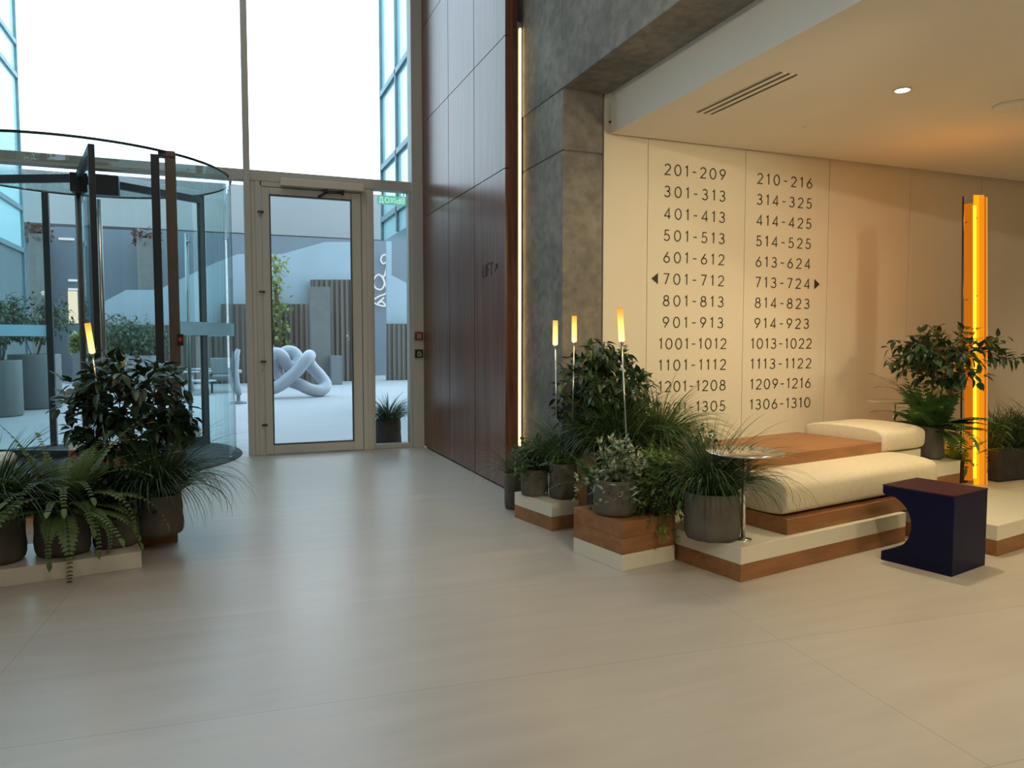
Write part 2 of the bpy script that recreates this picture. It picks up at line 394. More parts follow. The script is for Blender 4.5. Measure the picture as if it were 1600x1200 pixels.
# facade frame
f = MB()
for x in (-9.0, -6.2, -3.3): f.box(x - .035, x + .035, FY - .07, FY + .09, 0, 6.7)
f.box(.25, .315, FY - .07, FY + .09, 0, 6.7)
f.box(2.06, 2.19, FY - .10, FY + .09, 0, 6.7)
f.box(-10, .25, FY - .06, FY + .08, 2.955, 3.065)
f.box(.315, 2.06, FY - .06, FY + .08, 2.955, 3.065)
f.box(.315, .36, FY - .05, FY + .07, 0, 2.955)
f.box(1.545, 1.63, FY - .05, FY + .07, 0, 2.955)
f.box(1.63, 2.06, FY - .05, FY + .07, 0, .05)
f.box(2.03, 2.06, FY - .05, FY + .07, .05, 2.955)
f.box(-10, -3.3, FY - .05, FY + .07, 0, .05)
struct(f.build('trim_2', K['frame'], bevel=.004), 'grey metal mullions and transom of the glass facade', 'frame')
def pane(n, x0, x1, z0, z1, label):
    struct(MB().box(x0, x1, FY - .006, FY + .006, z0, z1).build(n, K['glass']), label, 'window')
pane('window_1', -6.165, .25, 3.065, 6.7, 'tall clear glass pane above the revolving door')
pane('window_2', .315, 2.06, 3.065, 6.7, 'tall clear glass pane above the hinged door')
pane('window_3', 1.63, 2.03, .05, 2.955, 'narrow glass sidelight right of the hinged door')
pane('window_4', -10, -3.3, .05, 2.955, 'glass pane left of the revolving door')

# hinged glass door
d = thing('door_1', 'grey framed glass door beside the wood wall', 'door', (.95, FY, 0)); d['kind'] = 'structure'
f = MB(); f.box(.36, .43, FY - .055, FY + .055, 0, 2.955); f.box(.41, 1.545, FY - .055, FY + .055, 2.90, 2.955); f.box(1.49, 1.545, FY - .055, FY + .055, 0, 2.90)
f.build('door_frame', K['frame'], d, bevel=.004)
f = MB(); f.box(.425, .505, FY - .075, FY + .03, .012, 2.89); f.box(1.378, 1.482, FY - .075, FY + .03, .012, 2.89)
f.box(.505, 1.378, FY - .075, FY + .03, .012, .11); f.box(.505, 1.378, FY - .075, FY + .03, 2.815, 2.89)
leaf = f.build('door_leaf', K['frame'], d, bevel=.005)
g = MB(); g.box(.505, .517, FY - .08, FY - .03, .11, 2.815); g.box(1.366, 1.378, FY - .08, FY - .03, .11, 2.815); g.box(.517, 1.366, FY - .08, FY - .03, 2.803, 2.815); g.box(.517, 1.366, FY - .08, FY - .03, .11, .122)
g.build('gasket', K['dframe'], leaf)
MB().box(.506, 1.377, FY - .03, FY - .018, .111, 2.814).build('glass_pane', K['gdoor'], leaf)
for z in (2.62, 1.77, 1.02, .33):
    MB().box(.385, .445, FY - .095, FY - .073, z - .008, z + .012).build('hinge', K['dframe'], d)
closer = MB().box(.62, 1.505, FY - .15, FY - .075, 2.905, 2.985).build('door_closer', K['grey'], d, bevel=.008)
a = MB(); a.tube([(1.09, FY - .13, 2.90), (1.09, FY - .13, 2.86)], .018, 10); a.tube([(1.09, FY - .12, 2.865), (1.28, FY - .12, 2.875)], .011, 8); a.tube([(1.28, FY - .13, 2.90), (1.28, FY - .11, 2.855)], .014, 10); a.tube([(1.09, FY - .12, 2.862), (1.02, FY - .08, 2.82)], .014, 8)
a.build('closer_arm', K['dframe'], closer)
MB().tube([(.40, FY - .07, .93), (.40, FY - .062, .93)], .009, 12).build('lock', K['chrome'], d)

# call points on the facade post
def call_point(z, m, name, label, glyph):
    t = thing(name, label, 'button', (2.125, FY - .10, z - .05))
    MB().box(2.078, 2.172, FY - .135, FY - .1, z - .047, z + .047).build('housing', m, t, bevel=.006)
    g = MB(); y0, y1 = FY - .139, FY - .135
    for x0, x1, a, c in glyph: g.box(2.125 + x0, 2.125 + x1, y0, y1, z + a, z + c)
    g.build('symbol', K['mark'], t)
call_point(1.302, K['red'], 'fire_call_point', 'small red fire call point on the grey facade post', [(-.02, -.012, -.028, .024), (.012, .02, -.028, .024), (-.012, .012, .016, .024), (-.012, .012, -.008, 0), (-.008, .008, -.032, -.026), (-.04, -.032, .022, .034)])
call_point(1.10, K['dgreen'], 'door_release_button', 'small dark green door release button below the red call point', [(-.02, -.012, -.022, .012), (.012, .022, -.022, .008), (-.014, .014, .012, .022), (-.02, .022, -.03, -.022), (-.012, .004, -.004, .002)])

# ------------------------------------------------------------------ revolving door
RC = Vector((-1.33, 8.73, 0)); RR = 1.45
def rc(deg, r=RR, z=0): return Vector((RC.x + r * math.cos(math.radians(deg)), RC.y + r * math.sin(math.radians(deg)), z))
rd = thing('revolving_door', 'glass revolving door with curved walls and dark framed wings', 'door', RC)
def curved(name, a0, a1, z0, z1, r0, r1, m, parent, n=28):
    s = MB(); vs = []; fs = []
    for i in range(n + 1):
        a = a0 + (a1 - a0) * i / n
        for r in (r0, r1):
            for z in (z0, z1): vs.append(rc(a, r, z))
    for i in range(n):
        p, q = 4 * i, 4 * i + 4
        fs += [(p, q, q + 1, p + 1), (p + 2, p + 3, q + 3, q + 2), (p + 1, q + 1, q + 3, p + 3), (p, p + 2, q + 2, q)]
    fs += [(0, 1, 3, 2), (4 * n, 4 * n + 2, 4 * n + 3, 4 * n + 1)]
    return s.add(vs, fs, False).build(name, m, parent, smooth=False)
for a0, a1 in ((-51, 36), (243, 112)):
    cg = curved('curved_glass', a0, a1, .02, 2.95, RR - .006, RR + .006, K['gdrum'], rd)
    curved('frosted_band', a0, a1, 1.30, 1.43, RR + .0065, RR + .008, K['frost'], cg)
def post(deg, m, sx=.04, r=RR, z1=2.96):
    p = rc(deg, r); return MB().box(p.x - sx, p.x + sx, p.y - .035, p.y + .035, 0, z1).build('post', m, rd, bevel=.004)
main_post = post(-50.5, K['bframe'], .045); post(-56.5, K['dframe'], .034, z1=2.93); post(243, K['bframe'], .045); post(112, K['dframe'], .034); post(38, K['dframe'], .03)
p = rc(-50.5, RR, 2.9)
MB().box(p.x - .10, p.x + .045, p.y - .045, p.y + .045, 2.93, 2.99).build('corner_bracket', K['bframe'], main_post, bevel=.01)
MB().box(p.x + .02, p.x + .075, p.y - .06, p.y - .03, 1.20, 1.31).build('stop_button_plate', K['black'], main_post, bevel=.004)
s = MB(); s.tube([(p.x + .048, p.y - .06, 1.255), (p.x + .048, p.y - .085, 1.255)], .022, 16); s.build('stop_button', mat('red_button', (.45, .03, .03), .35), main_post)
# roof disc of glass with a thin dark rim
MB().lathe([(RR, 2.97), (RR, 2.985)], (RC.x, RC.y, 0), 72, smooth=False).build('glass_roof', K['gdrum'], rd)
s = MB(); s.tube([rc(i * 5, RR + .006, 2.977) for i in range(72)], .013, 6, closed=True); s.build('roof_rim', K['dframe'], rd)
# shaft, drive box, wings
MB().tube([(RC.x, RC.y, 0), (RC.x, RC.y, 2.95)], .035, 14).build('shaft', K['bframe'], rd)
MB().box(RC.x - .05, RC.x + .30, RC.y - .16, RC.y + .1, 2.74, 2.93).build('drive_box', K['dframe'], rd, bevel=.01)
MB().box(RC.x + .14, RC.x + .40, RC.y - .30, RC.y - .18, 2.70, 2.90).build('sensor_box', K['dframe'], rd, bevel=.01)
def wing(deg, handle=True):
    e = Vector((math.cos(math.radians(deg)), math.sin(math.radians(deg)), 0)); n = Vector((-e.y, e.x, 0))
    def bar(s, r0, r1, z0, z1, t=.025):
        v = [RC + e * r + n * q + Vector((0, 0, z)) for z in (z0, z1) for q in (-t, t) for r in (r0, r1)]
        s.add(v, [(0, 2, 3, 1), (4, 5, 7, 6), (0, 1, 5, 4), (2, 6, 7, 3), (0, 4, 6, 2), (1, 3, 7, 5)])
    s = MB(); bar(s, .04, 1.42, 2.86, 2.94); bar(s, .04, 1.42, .02, .11); bar(s, 1.36, 1.42, .11, 2.86)
    w = s.build('wing_frame', K['dframe'], rd, bevel=.003)
    s = MB(); bar(s, .04, 1.36, .11, 2.86, .005); s.build('wing_glass', K['gdrum'], w)
    s = MB(); p = [RC + e * 1.24 + n * .06 + Vector((0, 0, z)) for z in (.18, 2.5)]; s.tube(p, .022, 10)
    for z in (.3, 2.4): s.tube([RC + e * 1.24 + n * .06 + Vector((0, 0, z)), RC + e * 1.24 + Vector((0, 0, z))], .012, 8)
    s.build('pull_bar', K['steel'], w)
    s = MB(); bar(s, 1.20, 1.30, .11, .22, .04); s.build('floor_lock', K['grey'], w)
for a in (36, 156, 283): wing(a)
tag(MB().lathe([(1.52, 0.001), (1.515, .010)], (RC.x, RC.y, 0), 72, smooth=False).build('entrance_mat', K['mat']), 'round dark grey entrance mat under the revolving door', 'mat')

# ------------------------------------------------------------------ LED strip beside the column
t = thing('light_strip', 'tall thin warm light strip between wood wall and concrete column', 'lamp', (2.325, 5.77, .35))
MB().box(2.300, 2.306, 5.745, 5.765, .33, 3.85).build('profile', K['steel'], t)
MB().box(2.322, 2.335, 5.752, 5.766, .36, 3.80).build('diffuser', K['led'], t)
MB().box(2.298, 2.345, 5.766, 5.785, .33, 3.85).build('backing_strip', K['steel'], t)

# ------------------------------------------------------------------ lettering
def arc(cx, cy, rx, ry, a0, a1, n=14):
    return [(cx + rx * math.cos(math.radians(a0 + (a1 - a0) * i / n)), cy + ry * math.sin(math.radians(a0 + (a1 - a0) * i / n))) for i in range(n + 1)]
G = {
 '0': (.62, [arc(.31, .5, .27, .46, 90, 450, 28)]),
 '1': (.34, [[(.06, .80), (.22, .955), (.22, .04)]]),
 '2': (.56, [arc(.28, .70, .235, .255, 165, -35, 14) + [(.05, .045), (.53, .045)]]),
 '3': (.55, [arc(.26, .735, .205, .22, 150, -80, 14) + [(.25, .53)], [(.22, .53)] + arc(.255, .285, .245, .245, 88, -155, 16)]),
 '4': (.60, [[(.44, .04), (.44, .95), (.05, .27), (.57, .27)]]),
 '5': (.55, [[(.47, .955), (.15, .955), (.10, .52)] + arc(.25, .325, .255, .28, 118, -150, 16)]),
 '6': (.57, [[(.40, .955), (.09, .44)], arc(.285, .31, .24, .265, 90, 450, 26)]),
 '7': (.54, [[(.04, .955), (.50, .955), (.19, .04)]]),
 '8': (.58, [arc(.29, .735, .195, .215, 90, 450, 24), arc(.29, .285, .245, .245, 90, 450, 26)]),
 '9': (.57, [[(.17, .04), (.48, .56)], arc(.285, .69, .24, .265, 90, 450, 26)]),
 '-': (.42, [[(.06, .47), (.36, .47)]]),
}
GX = 1.16
G = {k: (w * GX, [[(a * GX, b) for a, b in l] for l in ln]) for k, (w, ln) in G.items()}
def strokes(mb, lines, x0, z0, h, t, put):
    for ln in lines:
        P = [Vector((x0 + a * h, z0 + b * h, 0)) for a, b in ln]; N = len(P)
        closed = (P[0] - P[-1]).length < 1e-6
        vs = []; fs = []
        for i in range(N):
            a = P[i - 1] if i else (P[-2] if closed else P[0]); c = P[i + 1] if i < N - 1 else (P[1] if closed else P[-1])
            d0 = (P[i] - a); d1 = (c - P[i])
            if d0.length < 1e-9: d0 = d1
            if d1.length < 1e-9: d1 = d0
            d0 = d0.normalized(); d1 = d1.normalized(); m = d0 + d1
            m = m.normalized() if m.length > 1e-3 else d0
            k = 1 / max(.42, m.dot(d0)); nn = Vector((-m.y, m.x, 0)) * (t / 2 * k)
            for q in (nn, -nn):
                for dpt in (0, 1): vs.append(put((P[i] + q).x, (P[i] + q).y, dpt))
        for i in range(N - 1):
            p, q = 4 * i, 4 * i + 4
            fs += [(p, q, q + 2, p + 2), (p + 1, p + 3, q + 3, q + 1), (p, p + 1, q + 1, q), (p + 2, q + 2, q + 3, p + 3)]
        if not closed: fs += [(0, 2, 3, 1), (4 * N - 4, 4 * N - 3, 4 * N - 1, 4 * N - 2)]
        mb.add(vs, fs)
def wall_put(x, z, d): return (x, WY - .0005 - .003 * d, z)
def width(s, h, tr): return sum(G[c][0] for c in s) * h + tr * (len(s) - 1)
colA = '201-209 301-313 401-413 501-513 601-612 701-712 801-813 901-913 1001-1012 1101-1112 1201-1208 1301-1305'.split()
colB = '210-216 314-325 414-425 514-525 613-624 713-724 814-823 914-923 1013-1022 1113-1122 1209-1216 1306-1310'.split()
for rows, cx in ((colA, 3.520), (colB, 4.410)):
    for k, s in enumerate(rows):
        h = .088; z = 2.536 - k * .1695; ex = .575 if len(s) == 7 else .642
        tr = (ex - width(s, h, 0)) / (len(s) - 1); x = cx - ex / 2
        side = 'left' if rows is colA else 'right'
        t = thing('room_number_lettering', 'dark numerals %s on the cream wall, %s column' % (s, side), 'lettering', (cx, WY - .001, z), 'room number ranges on the cream wall')
        for c in s:
            mb = MB(); strokes(mb, G[c][1], x, z, h, .0086, wall_put); mb.build('dash' if c == '-' else 'numeral', K['ink'], t); x += G[c][0] * h + tr
for x, sg, side in ((3.155, -1, 'left'), (4.775, 1, 'right')):
    z = 2.536 - 5 * .1695 + .044
    tag(MB().prism([(x - sg * .028, WY - .0005, z - .043), (x - sg * .028, WY - .0005, z + .043), (x + sg * .03, WY - .0005, z)], (0, -.003, 0)).build('arrow_mark', K['black']),
        'small black triangle arrow on the cream wall pointing %s beside row 7' % side, 'arrow', 'arrows on the cream wall')
# dark marks on the wood wall
def wood_put(y, z, d): return (2.19 - .0005 - .003 * d, 6.30 - y, z)
t = thing('lift_sign', 'small dark LIFT lettering with an arrow on the wood panel wall', 'lettering', (2.189, 6.15, 1.815))
for ln in ([[(0, 1), (0, 0), (.45, 0)]], [[(.75, 1), (.75, 0)]], [[(1.1, 0), (1.1, 1), (1.6, 1)], [(1.1, .5), (1.5, .5)]], [[(1.75, 1), (2.45, 1)], [(2.1, 1), (2.1, 0)]]):
    mb = MB(); strokes(mb, ln, 0.0, 1.815, .105, .016, wood_put); mb.build('letter', K['black'], t)
mb = MB(); strokes(mb, [[(2.9, .25), (3.5, .75)], [(3.15, .75), (3.5, .75), (3.5, .42)]], 0.0, 1.815, .105, .016, wood_put)
mb.build('arrow', K['black'], t)

# ------------------------------------------------------------------ soffit fittings
t = thing('ceiling_vent', 'three-slot linear air vent in the low white ceiling', 'vent', (3.07, 3.88, 2.78))
for k in range(3):
    x = 3.012 + k * .055; MB().box(x, x + .024, 3.48, 4.29, 2.7885, 2.7895).build('slot', K['groove'], t)
f = MB()
for x0, x1 in ((3.004, 3.012), (3.036, 3.067), (3.091, 3.122), (3.146, 3.154)): f.box(x0, x1, 3.48, 4.29, 2.786, 2.7899)
f.build('vent_frame', K['white'], t)
def downlight(x, y, label, lens=True, r=.042, power=128):
    t = thing('downlight', label, 'ceiling light', (x, y, 2.785))
    MB().lathe([(r + .012, 2.7895), (r + .012, 2.785), (r, 2.783), (r, 2.7895)], (x, y, 0), 28).build('trim_ring', K['white'], t)
    MB().lathe([(r - .002, 2.7845), (r - .002, 2.7860)], (x, y, 0), 24).build('lens', K['down'], t)
    l = bpy.data.lights.new('downlight_beam', 'SPOT'); l.energy = power; l.spot_size = math.radians(130); l.spot_blend = .9; l.shadow_soft_size = .06; l.color = WARM
    o = bpy.data.objects.new('downlight_beam', l); col.objects.link(o); o.location = (0, 0, -.01); o.parent = t
downlight(3.93, 3.448, 'small bright recessed downlight in the low ceiling')
for i, (x, y) in enumerate(((3.93, 1.2), (6.2, 1.2), (3.93, -1.1), (6.2, -1.1), (8.4, 3.45))):
    l = bpy.data.lights.new('downlight_beam', 'SPOT'); l.energy = 112; l.spot_size = math.radians(130); l.spot_blend = .9; l.shadow_soft_size = .06; l.color = WARM
    o = bpy.data.objects.new('downlight_beam', l); col.objects.link(o); o.location = (x, y, 2.775)
tag(MB().lathe([(.12, 2.7898), (.118, 2.778), (.10, 2.768), (.06, 2.7655), (.0, 2.765)], (4.86, 3.40, 0), 40).build('ceiling_speaker', K['white']), 'round white ceiling speaker at the right edge of the low ceiling', 'speaker')
tag(MB().lathe([(.035, 2.7898), (.034, 2.785), (.012, 2.778), (0, 2.777)], (3.97, 4.28, 0), 24).build('smoke_sensor', K['white']), 'tiny white round sensor on the low ceiling near the cream wall', 'sensor')

# unseen fixtures made up for the added fill spots, on rods from the ceilings
for lo, aim, zc, lab in (((3.15, 1.3, 2.40), (3.1, 5.0, 1.35), 2.79, 'black rod-hung spotlight under the low ceiling, added to brighten the number columns'), ((4.9, 1.3, 2.40), (4.1, 5.0, 1.1), 2.79, 'black rod-hung spotlight under the low ceiling further right, added as fill'),
                         ((.9, -3.2, 4.2), (2.8, 3.3, .4), 6.7, 'black rod-hung hall spotlight added to brighten the seating platforms'), ((-4.2, -3.2, 3.6), (2.6, 2.0, 3.2), 6.7, 'black rod-hung hall spotlight added to brighten the concrete beam')):
    lo = Vector(lo); dd = (Vector(aim) - lo).normalized(); t = thing('fill_spotlight', lab, 'lamp', lo)
    MB().tube([lo - dd * .16, lo - dd * .10], .05, 18).build('housing', K['black'], t)
    MB().tube([lo - dd * .13 + Vector((0, 0, .04)), Vector((lo.x - dd.x * .13, lo.y - dd.y * .13, zc))], .008, 8).build('rod', K['black'], t)

# ------------------------------------------------------------------ seating platforms
def slabs(name, label, cat, rect, layers, group=None):
    u0, u1, v0, v1 = rect; c = uv((u0 + u1) / 2, (v0 + v1) / 2, layers[0][1])
    t = thing(name, label, cat, c, group)
    for m, z0, z1 in layers:
        MB().ubox(u0, u1, v0, v1, z0 + (.001 if z0 > layers[0][1] else 0), z1).build('wood_slab' if m == 'oak' else 'cream_slab', K[m], t, bevel=.0025)
    return t
GP = 'stacked slab platforms of the lounge'
slabs('slab_platform', 'long low platform of a cream slab over brown wood under the front cushion', 'platform', (0, 1.50, 0, 1.05), [('oak', 0, .09), ('cream', .09, .18)], GP)
slabs('slab_platform', 'wood plank plinth directly under the front cream cushion', 'platform', (.41, 1.93, .035, .80), [('oak', .181, .268)], GP)
slabs('slab_platform', 'block of two brown wood slabs on a cream slab with one grey pot on top', 'platform', (-.405, -.016, .46, .90), [('cream', 0, .09), ('oak', .09, .18), ('oak', .18, .27)], GP)
slabs('slab_platform', 'small low platform of cream over red-brown wood beside the wood wall', 'platform', (-.24, .30, 1.36, 1.82), [('oak', 0, .09), ('cream', .09, .18)], GP)
slabs('slab_platform', 'wide low cream topped platform behind the navy stool at the right edge', 'platform', (1.62, 4.2, -.47, 1.15), [('oak', 0, .09), ('cream', .09, .18)], GP)
slabs('slab_platform', 'cream and wood slab pair below the rear cushion, carrying the palm pot', 'platform', (2.0, 2.66, .27, 1.05), [('oak', .181, .275), ('cream', .275, .37)], GP)
slabs('slab_platform', 'cream support slab under the raised wood bench top', 'platform', (.62, 1.80, .82, 1.04), [('cream', .181, .46)], GP)
slabs('raised_bench', 'raised brown wood bench top behind the front cushion', 'bench', (.50, 1.83, .375, .80 + .25), [('oak', .462, .552)])
slabs('slab_platform', 'small cream block directly under the rear cream cushion', 'platform', (1.86, 2.40, .42, .95), [('cream', .371, .46)], GP)
slabs('slab_platform', 'dark plank plinth holding the potted grasses behind the wood block', 'platform', (-.02, .48, 1.06, 1.60), [('cream', 0, .09), ('oak', .09, .18), ('oak', .18, .30)], GP)

def cushion(label, u0, u1, v0, v1, z0, z1, rad, endr):
    # soft block: rounded-rectangle section swept along u with a rounded far end
    s = MB(); nu, ns = 26, 36; vs = []; fs = []
    cz = (z0 + z1) / 2; hz = (z1 - z0) / 2; cv = (v0 + v1) / 2; hv = (v1 - v0) / 2
    us = []
    for i in range(nu + 1):
        q = i / nu
        if q < .16: us.append((u0 + .025 * (1 - math.cos(q / .16 * PI / 2)) * 1.6, 1 - .16 * (1 - math.sin(q / .16 * PI / 2)) ** 1.5))
        elif q > .62:
            k = (q - .62) / .38; us.append((u1 - endr + endr * math.sin(k * PI / 2), max(.02, math.cos(k * PI / 2)) ** .5))
        else: us.append((u0 + .04 + (u1 - endr - u0 - .04) * (q - .16) / .46, 1))
    for (u, k) in us:
        for j in range(ns):
            a = 2 * PI * j / ns; ca, sa = math.cos(a), math.sin(a); e = .42
            pv = math.copysign(abs(ca) ** e, ca); pz = math.copysign(abs(sa) ** e, sa)
            kz = 1 - (1 - k) * .85
            crown = .012 * (1 - pv * pv) * (pz > 0)
            vs.append(uv(u, cv + hv * pv * (1 - (1 - k) * .5), cz + hz * pz * kz + crown))
    for i in range(nu):
        for j in range(ns): fs.append((i * ns + j, (i + 1) * ns + j, (i + 1) * ns + (j + 1) % ns, i * ns + (j + 1) % ns))
    fs.append(tuple(range(ns))); fs.append(tuple(range(nu * ns, nu * ns + ns))[::-1])
    s.add(vs, fs, True); return tag(s.build('seat_cushion', K['cushion'], smooth=True), label, 'cushion', 'cream seat cushions')
cushion('long cream seat cushion on the front wood plank beside the navy stool', .425, 2.02, .05, .62, .269, .47, .06, .14)
cushion('shorter cream cushion at the right end of the raised bench top', 1.835, 2.42, .36, 1.0, .461, .635, .06, .12)

# navy stool with a C-shaped cut-out
A = Vector((3.482, 3.106, 0)); B = Vector((3.567, 2.729, 0)); wv = (B - A); wl = wv.length; wv.normalize(); eu = Vector((-wv.y, wv.x, 0)) * .375
prof = [(0, .425), (0, .385), (.02, .375)]
for i in range(15):
    a = math.radians(80 - 150 * i / 14); prof.append((.03 + .135 * math.cos(a), .225 + .152 * math.sin(a)))
prof += [(.045, .068), (0, .05), (0, 0), (wl, 0), (wl, .425)]
t = thing('stool', 'dark navy blue stool with a curved cut-out side and plum top', 'stool', (A + B) / 2 + eu / 2)
MB().prism([A + wv * w_ + Vector((0, 0, z)) for w_, z in prof], eu).build('body', K['navy'], t, bevel=.003)
MB().prism([A + wv * w_ + Vector((0, 0, z)) for w_, z in ((-.002, .4255), (wl + .002, .4255), (wl + .002, .434), (-.002, .434))], eu).build('seat_top', K['plum'], t, bevel=.002)

def side_table(x, y, z0, z1, r, label):
    t = thing('side_table', label, 'table', (x, y, z0), 'round chrome side tables')
    MB().lathe([(r - .004, z1 - .012), (r, z1 - .008), (r, z1 - .003), (r - .004, z1)], (x, y, 0), 56).build('table_top', K['chrome'], t)
    MB().tube([(x, y, z0 + .004), (x, y, z1 - .012)], .011, 14).build('pole', K['chrome'], t)
    MB().lathe([(.045, z0), (.045, z0 + .004), (.012, z0 + .008)], (x, y, 0), 28).build('base', K['chrome'], t)
side_table(2.59, 3.20, .181, .66, .205, 'round chrome side table on the corner of the front platform')
side_table(5.06, 4.42, .372, .765, .205, 'round chrome side table behind the rear cushion near the palm')

# ------------------------------------------------------------------ orange leaning light
L0 = Vector((5.21, 3.80, .181)); L1 = Vector((5.21, 3.885, 2.32)); ax = (L1 - L0).normalized()
ex = Vector((1, .0, 0)); ey = ax.cross(ex).normalized()
ex = RT.copy(); ex = (ex - ax * ex.dot(ax)).normalized(); ey = ax.cross(ex).normalized()   # broad side faces the hall
if ey.y < 0: ey = -ey
t = thing('angle_floor_lamp', 'tall leaning glowing orange acrylic strip lamp by the cream wall', 'lamp', L0)
Lh = (L1 - L0).length
def strip(x0, x1, y0, y1, a0, a1, th=.006):
    v = []
    dx = ex * (x1 - x0) + ey * (y1 - y0); n = dx.normalized().cross(ax) * th
    for h in (a0, a1):
        p = L0 + ax * h + ex * x0 + ey * y0; v += [p, p + dx, p + dx + n, p + n]
    return MB().add(v, [(0, 1, 5, 4), (1, 2, 6, 5), (2, 3, 7, 6), (3, 0, 4, 7), (0, 3, 2, 1), (4, 5, 6, 7)])
strip(-.085, -.035, .03, 0, .03, Lh - .06).build('left_panel', K['oranged'], t)
strip(-.035, .005, 0, .003, 0, Lh).build('front_panel', K['amberp'], t)
strip(.005, .045, .003, .006, 0, Lh).build('front_panel', K['orange'], t)
strip(.045, .078, .006, .03, 0, Lh - .01).build('right_panel', K['oranged'], t)
strip(.076, .082, .028, .03, 0, Lh - .01).build('right_edge', K['orangeb'], t)
MB().tube([L0 + ax * .05 - ex * .033 - ey * .012, L0 + ax * (Lh - .08) - ex * .033 - ey * .012], .011, 10).build('tube', K['yellow'], t)
for h in (Lh - .20, Lh * .64, .12):
    pins = MB(); pins.tube([L0 + ax * h - ex * .085 + ey * .024, L0 + ax * (h + .03) - ex * .012 - ey * .01], .004, 6); pins.build('bracket_pin', K['bark'], t)
MB().tube([L0 + ax * .0 - ex * .1 + ey * .05 + Vector((0, 0, .0)), L0 + ax * Lh - ex * .085 + ey * .04], .006, 8).build('back_rail', K['dframe'], t)
for k in range(4):
    l = bpy.data.lights.new('orange_glow', 'POINT'); l.energy = 3.6; l.color = (1.0, .33, .02); l.shadow_soft_size = .06
    o = bpy.data.objects.new('orange_glow', l); col.objects.link(o); o.parent = t; o.location = ax * (.35 + k * .55) + ey * .14

# ------------------------------------------------------------------ plants
def rnd(R, a, b): return a + (b - a) * R.random()
def pot(t, c, r, h, R, m='felt', soil=True):
    ph = [R.random() * 6.28 for _ in range(4)]
    def wob(q, z, i):
        k = z / h
        fold = math.sin(5 * q + ph[3] + 4.0 * k) ; return 1 + .024 * math.sin(3 * q + ph[0] + 2 * k) + .018 * math.sin(7 * q + ph[1] - 3 * k) + .012 * math.sin(13 * q + ph[2] + 5 * k) - .03 * max(0, fold) ** 6
    pr = [(r * .82, 0), (r * .95, h * .03), (r * 1.0, h * .12), (r * 1.02, h * .3), (r * .985, h * .5), (r * 1.0, h * .7), (r * .97, h * .88), (r * .985, h * .97), (r * .965, h), (r * .93, h * .985), (r * .90, h * .86)]
    po = MB().lathe(pr, c, 44, wob=wob).build('pot', K[m], t, smooth=True)
    MB().lathe([(r * .89, h * .86), (r * .89, h * .88), (r * .3, h * .9)], c, 24).build('soil', K['soil'], po)
def arch(p0, d, L, e0, e1, n, lean=(0, 0)):
    """points of a blade of length L that leaves p0 at elevation e0 and bends over to e1"""
    p = Vector(p0); pts = [p.copy()]
    for i in range(n):
        k = (i + .5) / n; e = e0 + (e1 - e0) * k ** 1.25
        p = p + d * (math.cos(e) * L / n) + Vector((lean[0] * k * L / n, lean[1] * k * L / n, math.sin(e) * L / n)); pts.append(p.copy())
    return pts
def grass(R, c, n, L, spread, w=.0035, droop=1.0, lean=(0, 0), r0=.06):
    s = MB()
    for _ in range(n):
        a = R.random() * 6.283; d = Vector((math.cos(a), math.sin(a), 0)); l = L * rnd(R, .6, 1.25); o = R.random() ** .7
        p0 = Vector(c) + d * r0 * o * .95
        e0 = 1.50 - .45 * spread * o * rnd(R, .6, 1.2); e1 = e0 - (1.0 + 1.1 * droop * o) * rnd(R, .55, 1.15)
        s.ribbon(arch(p0, d, l, e0, e1, 9, lean), w * rnd(R, .7, 1.3), Vector((0, 0, 1)) + d * .3 + Vector((rnd(R, -.6, .6), rnd(R, -.6, .6), 0)))
    return s
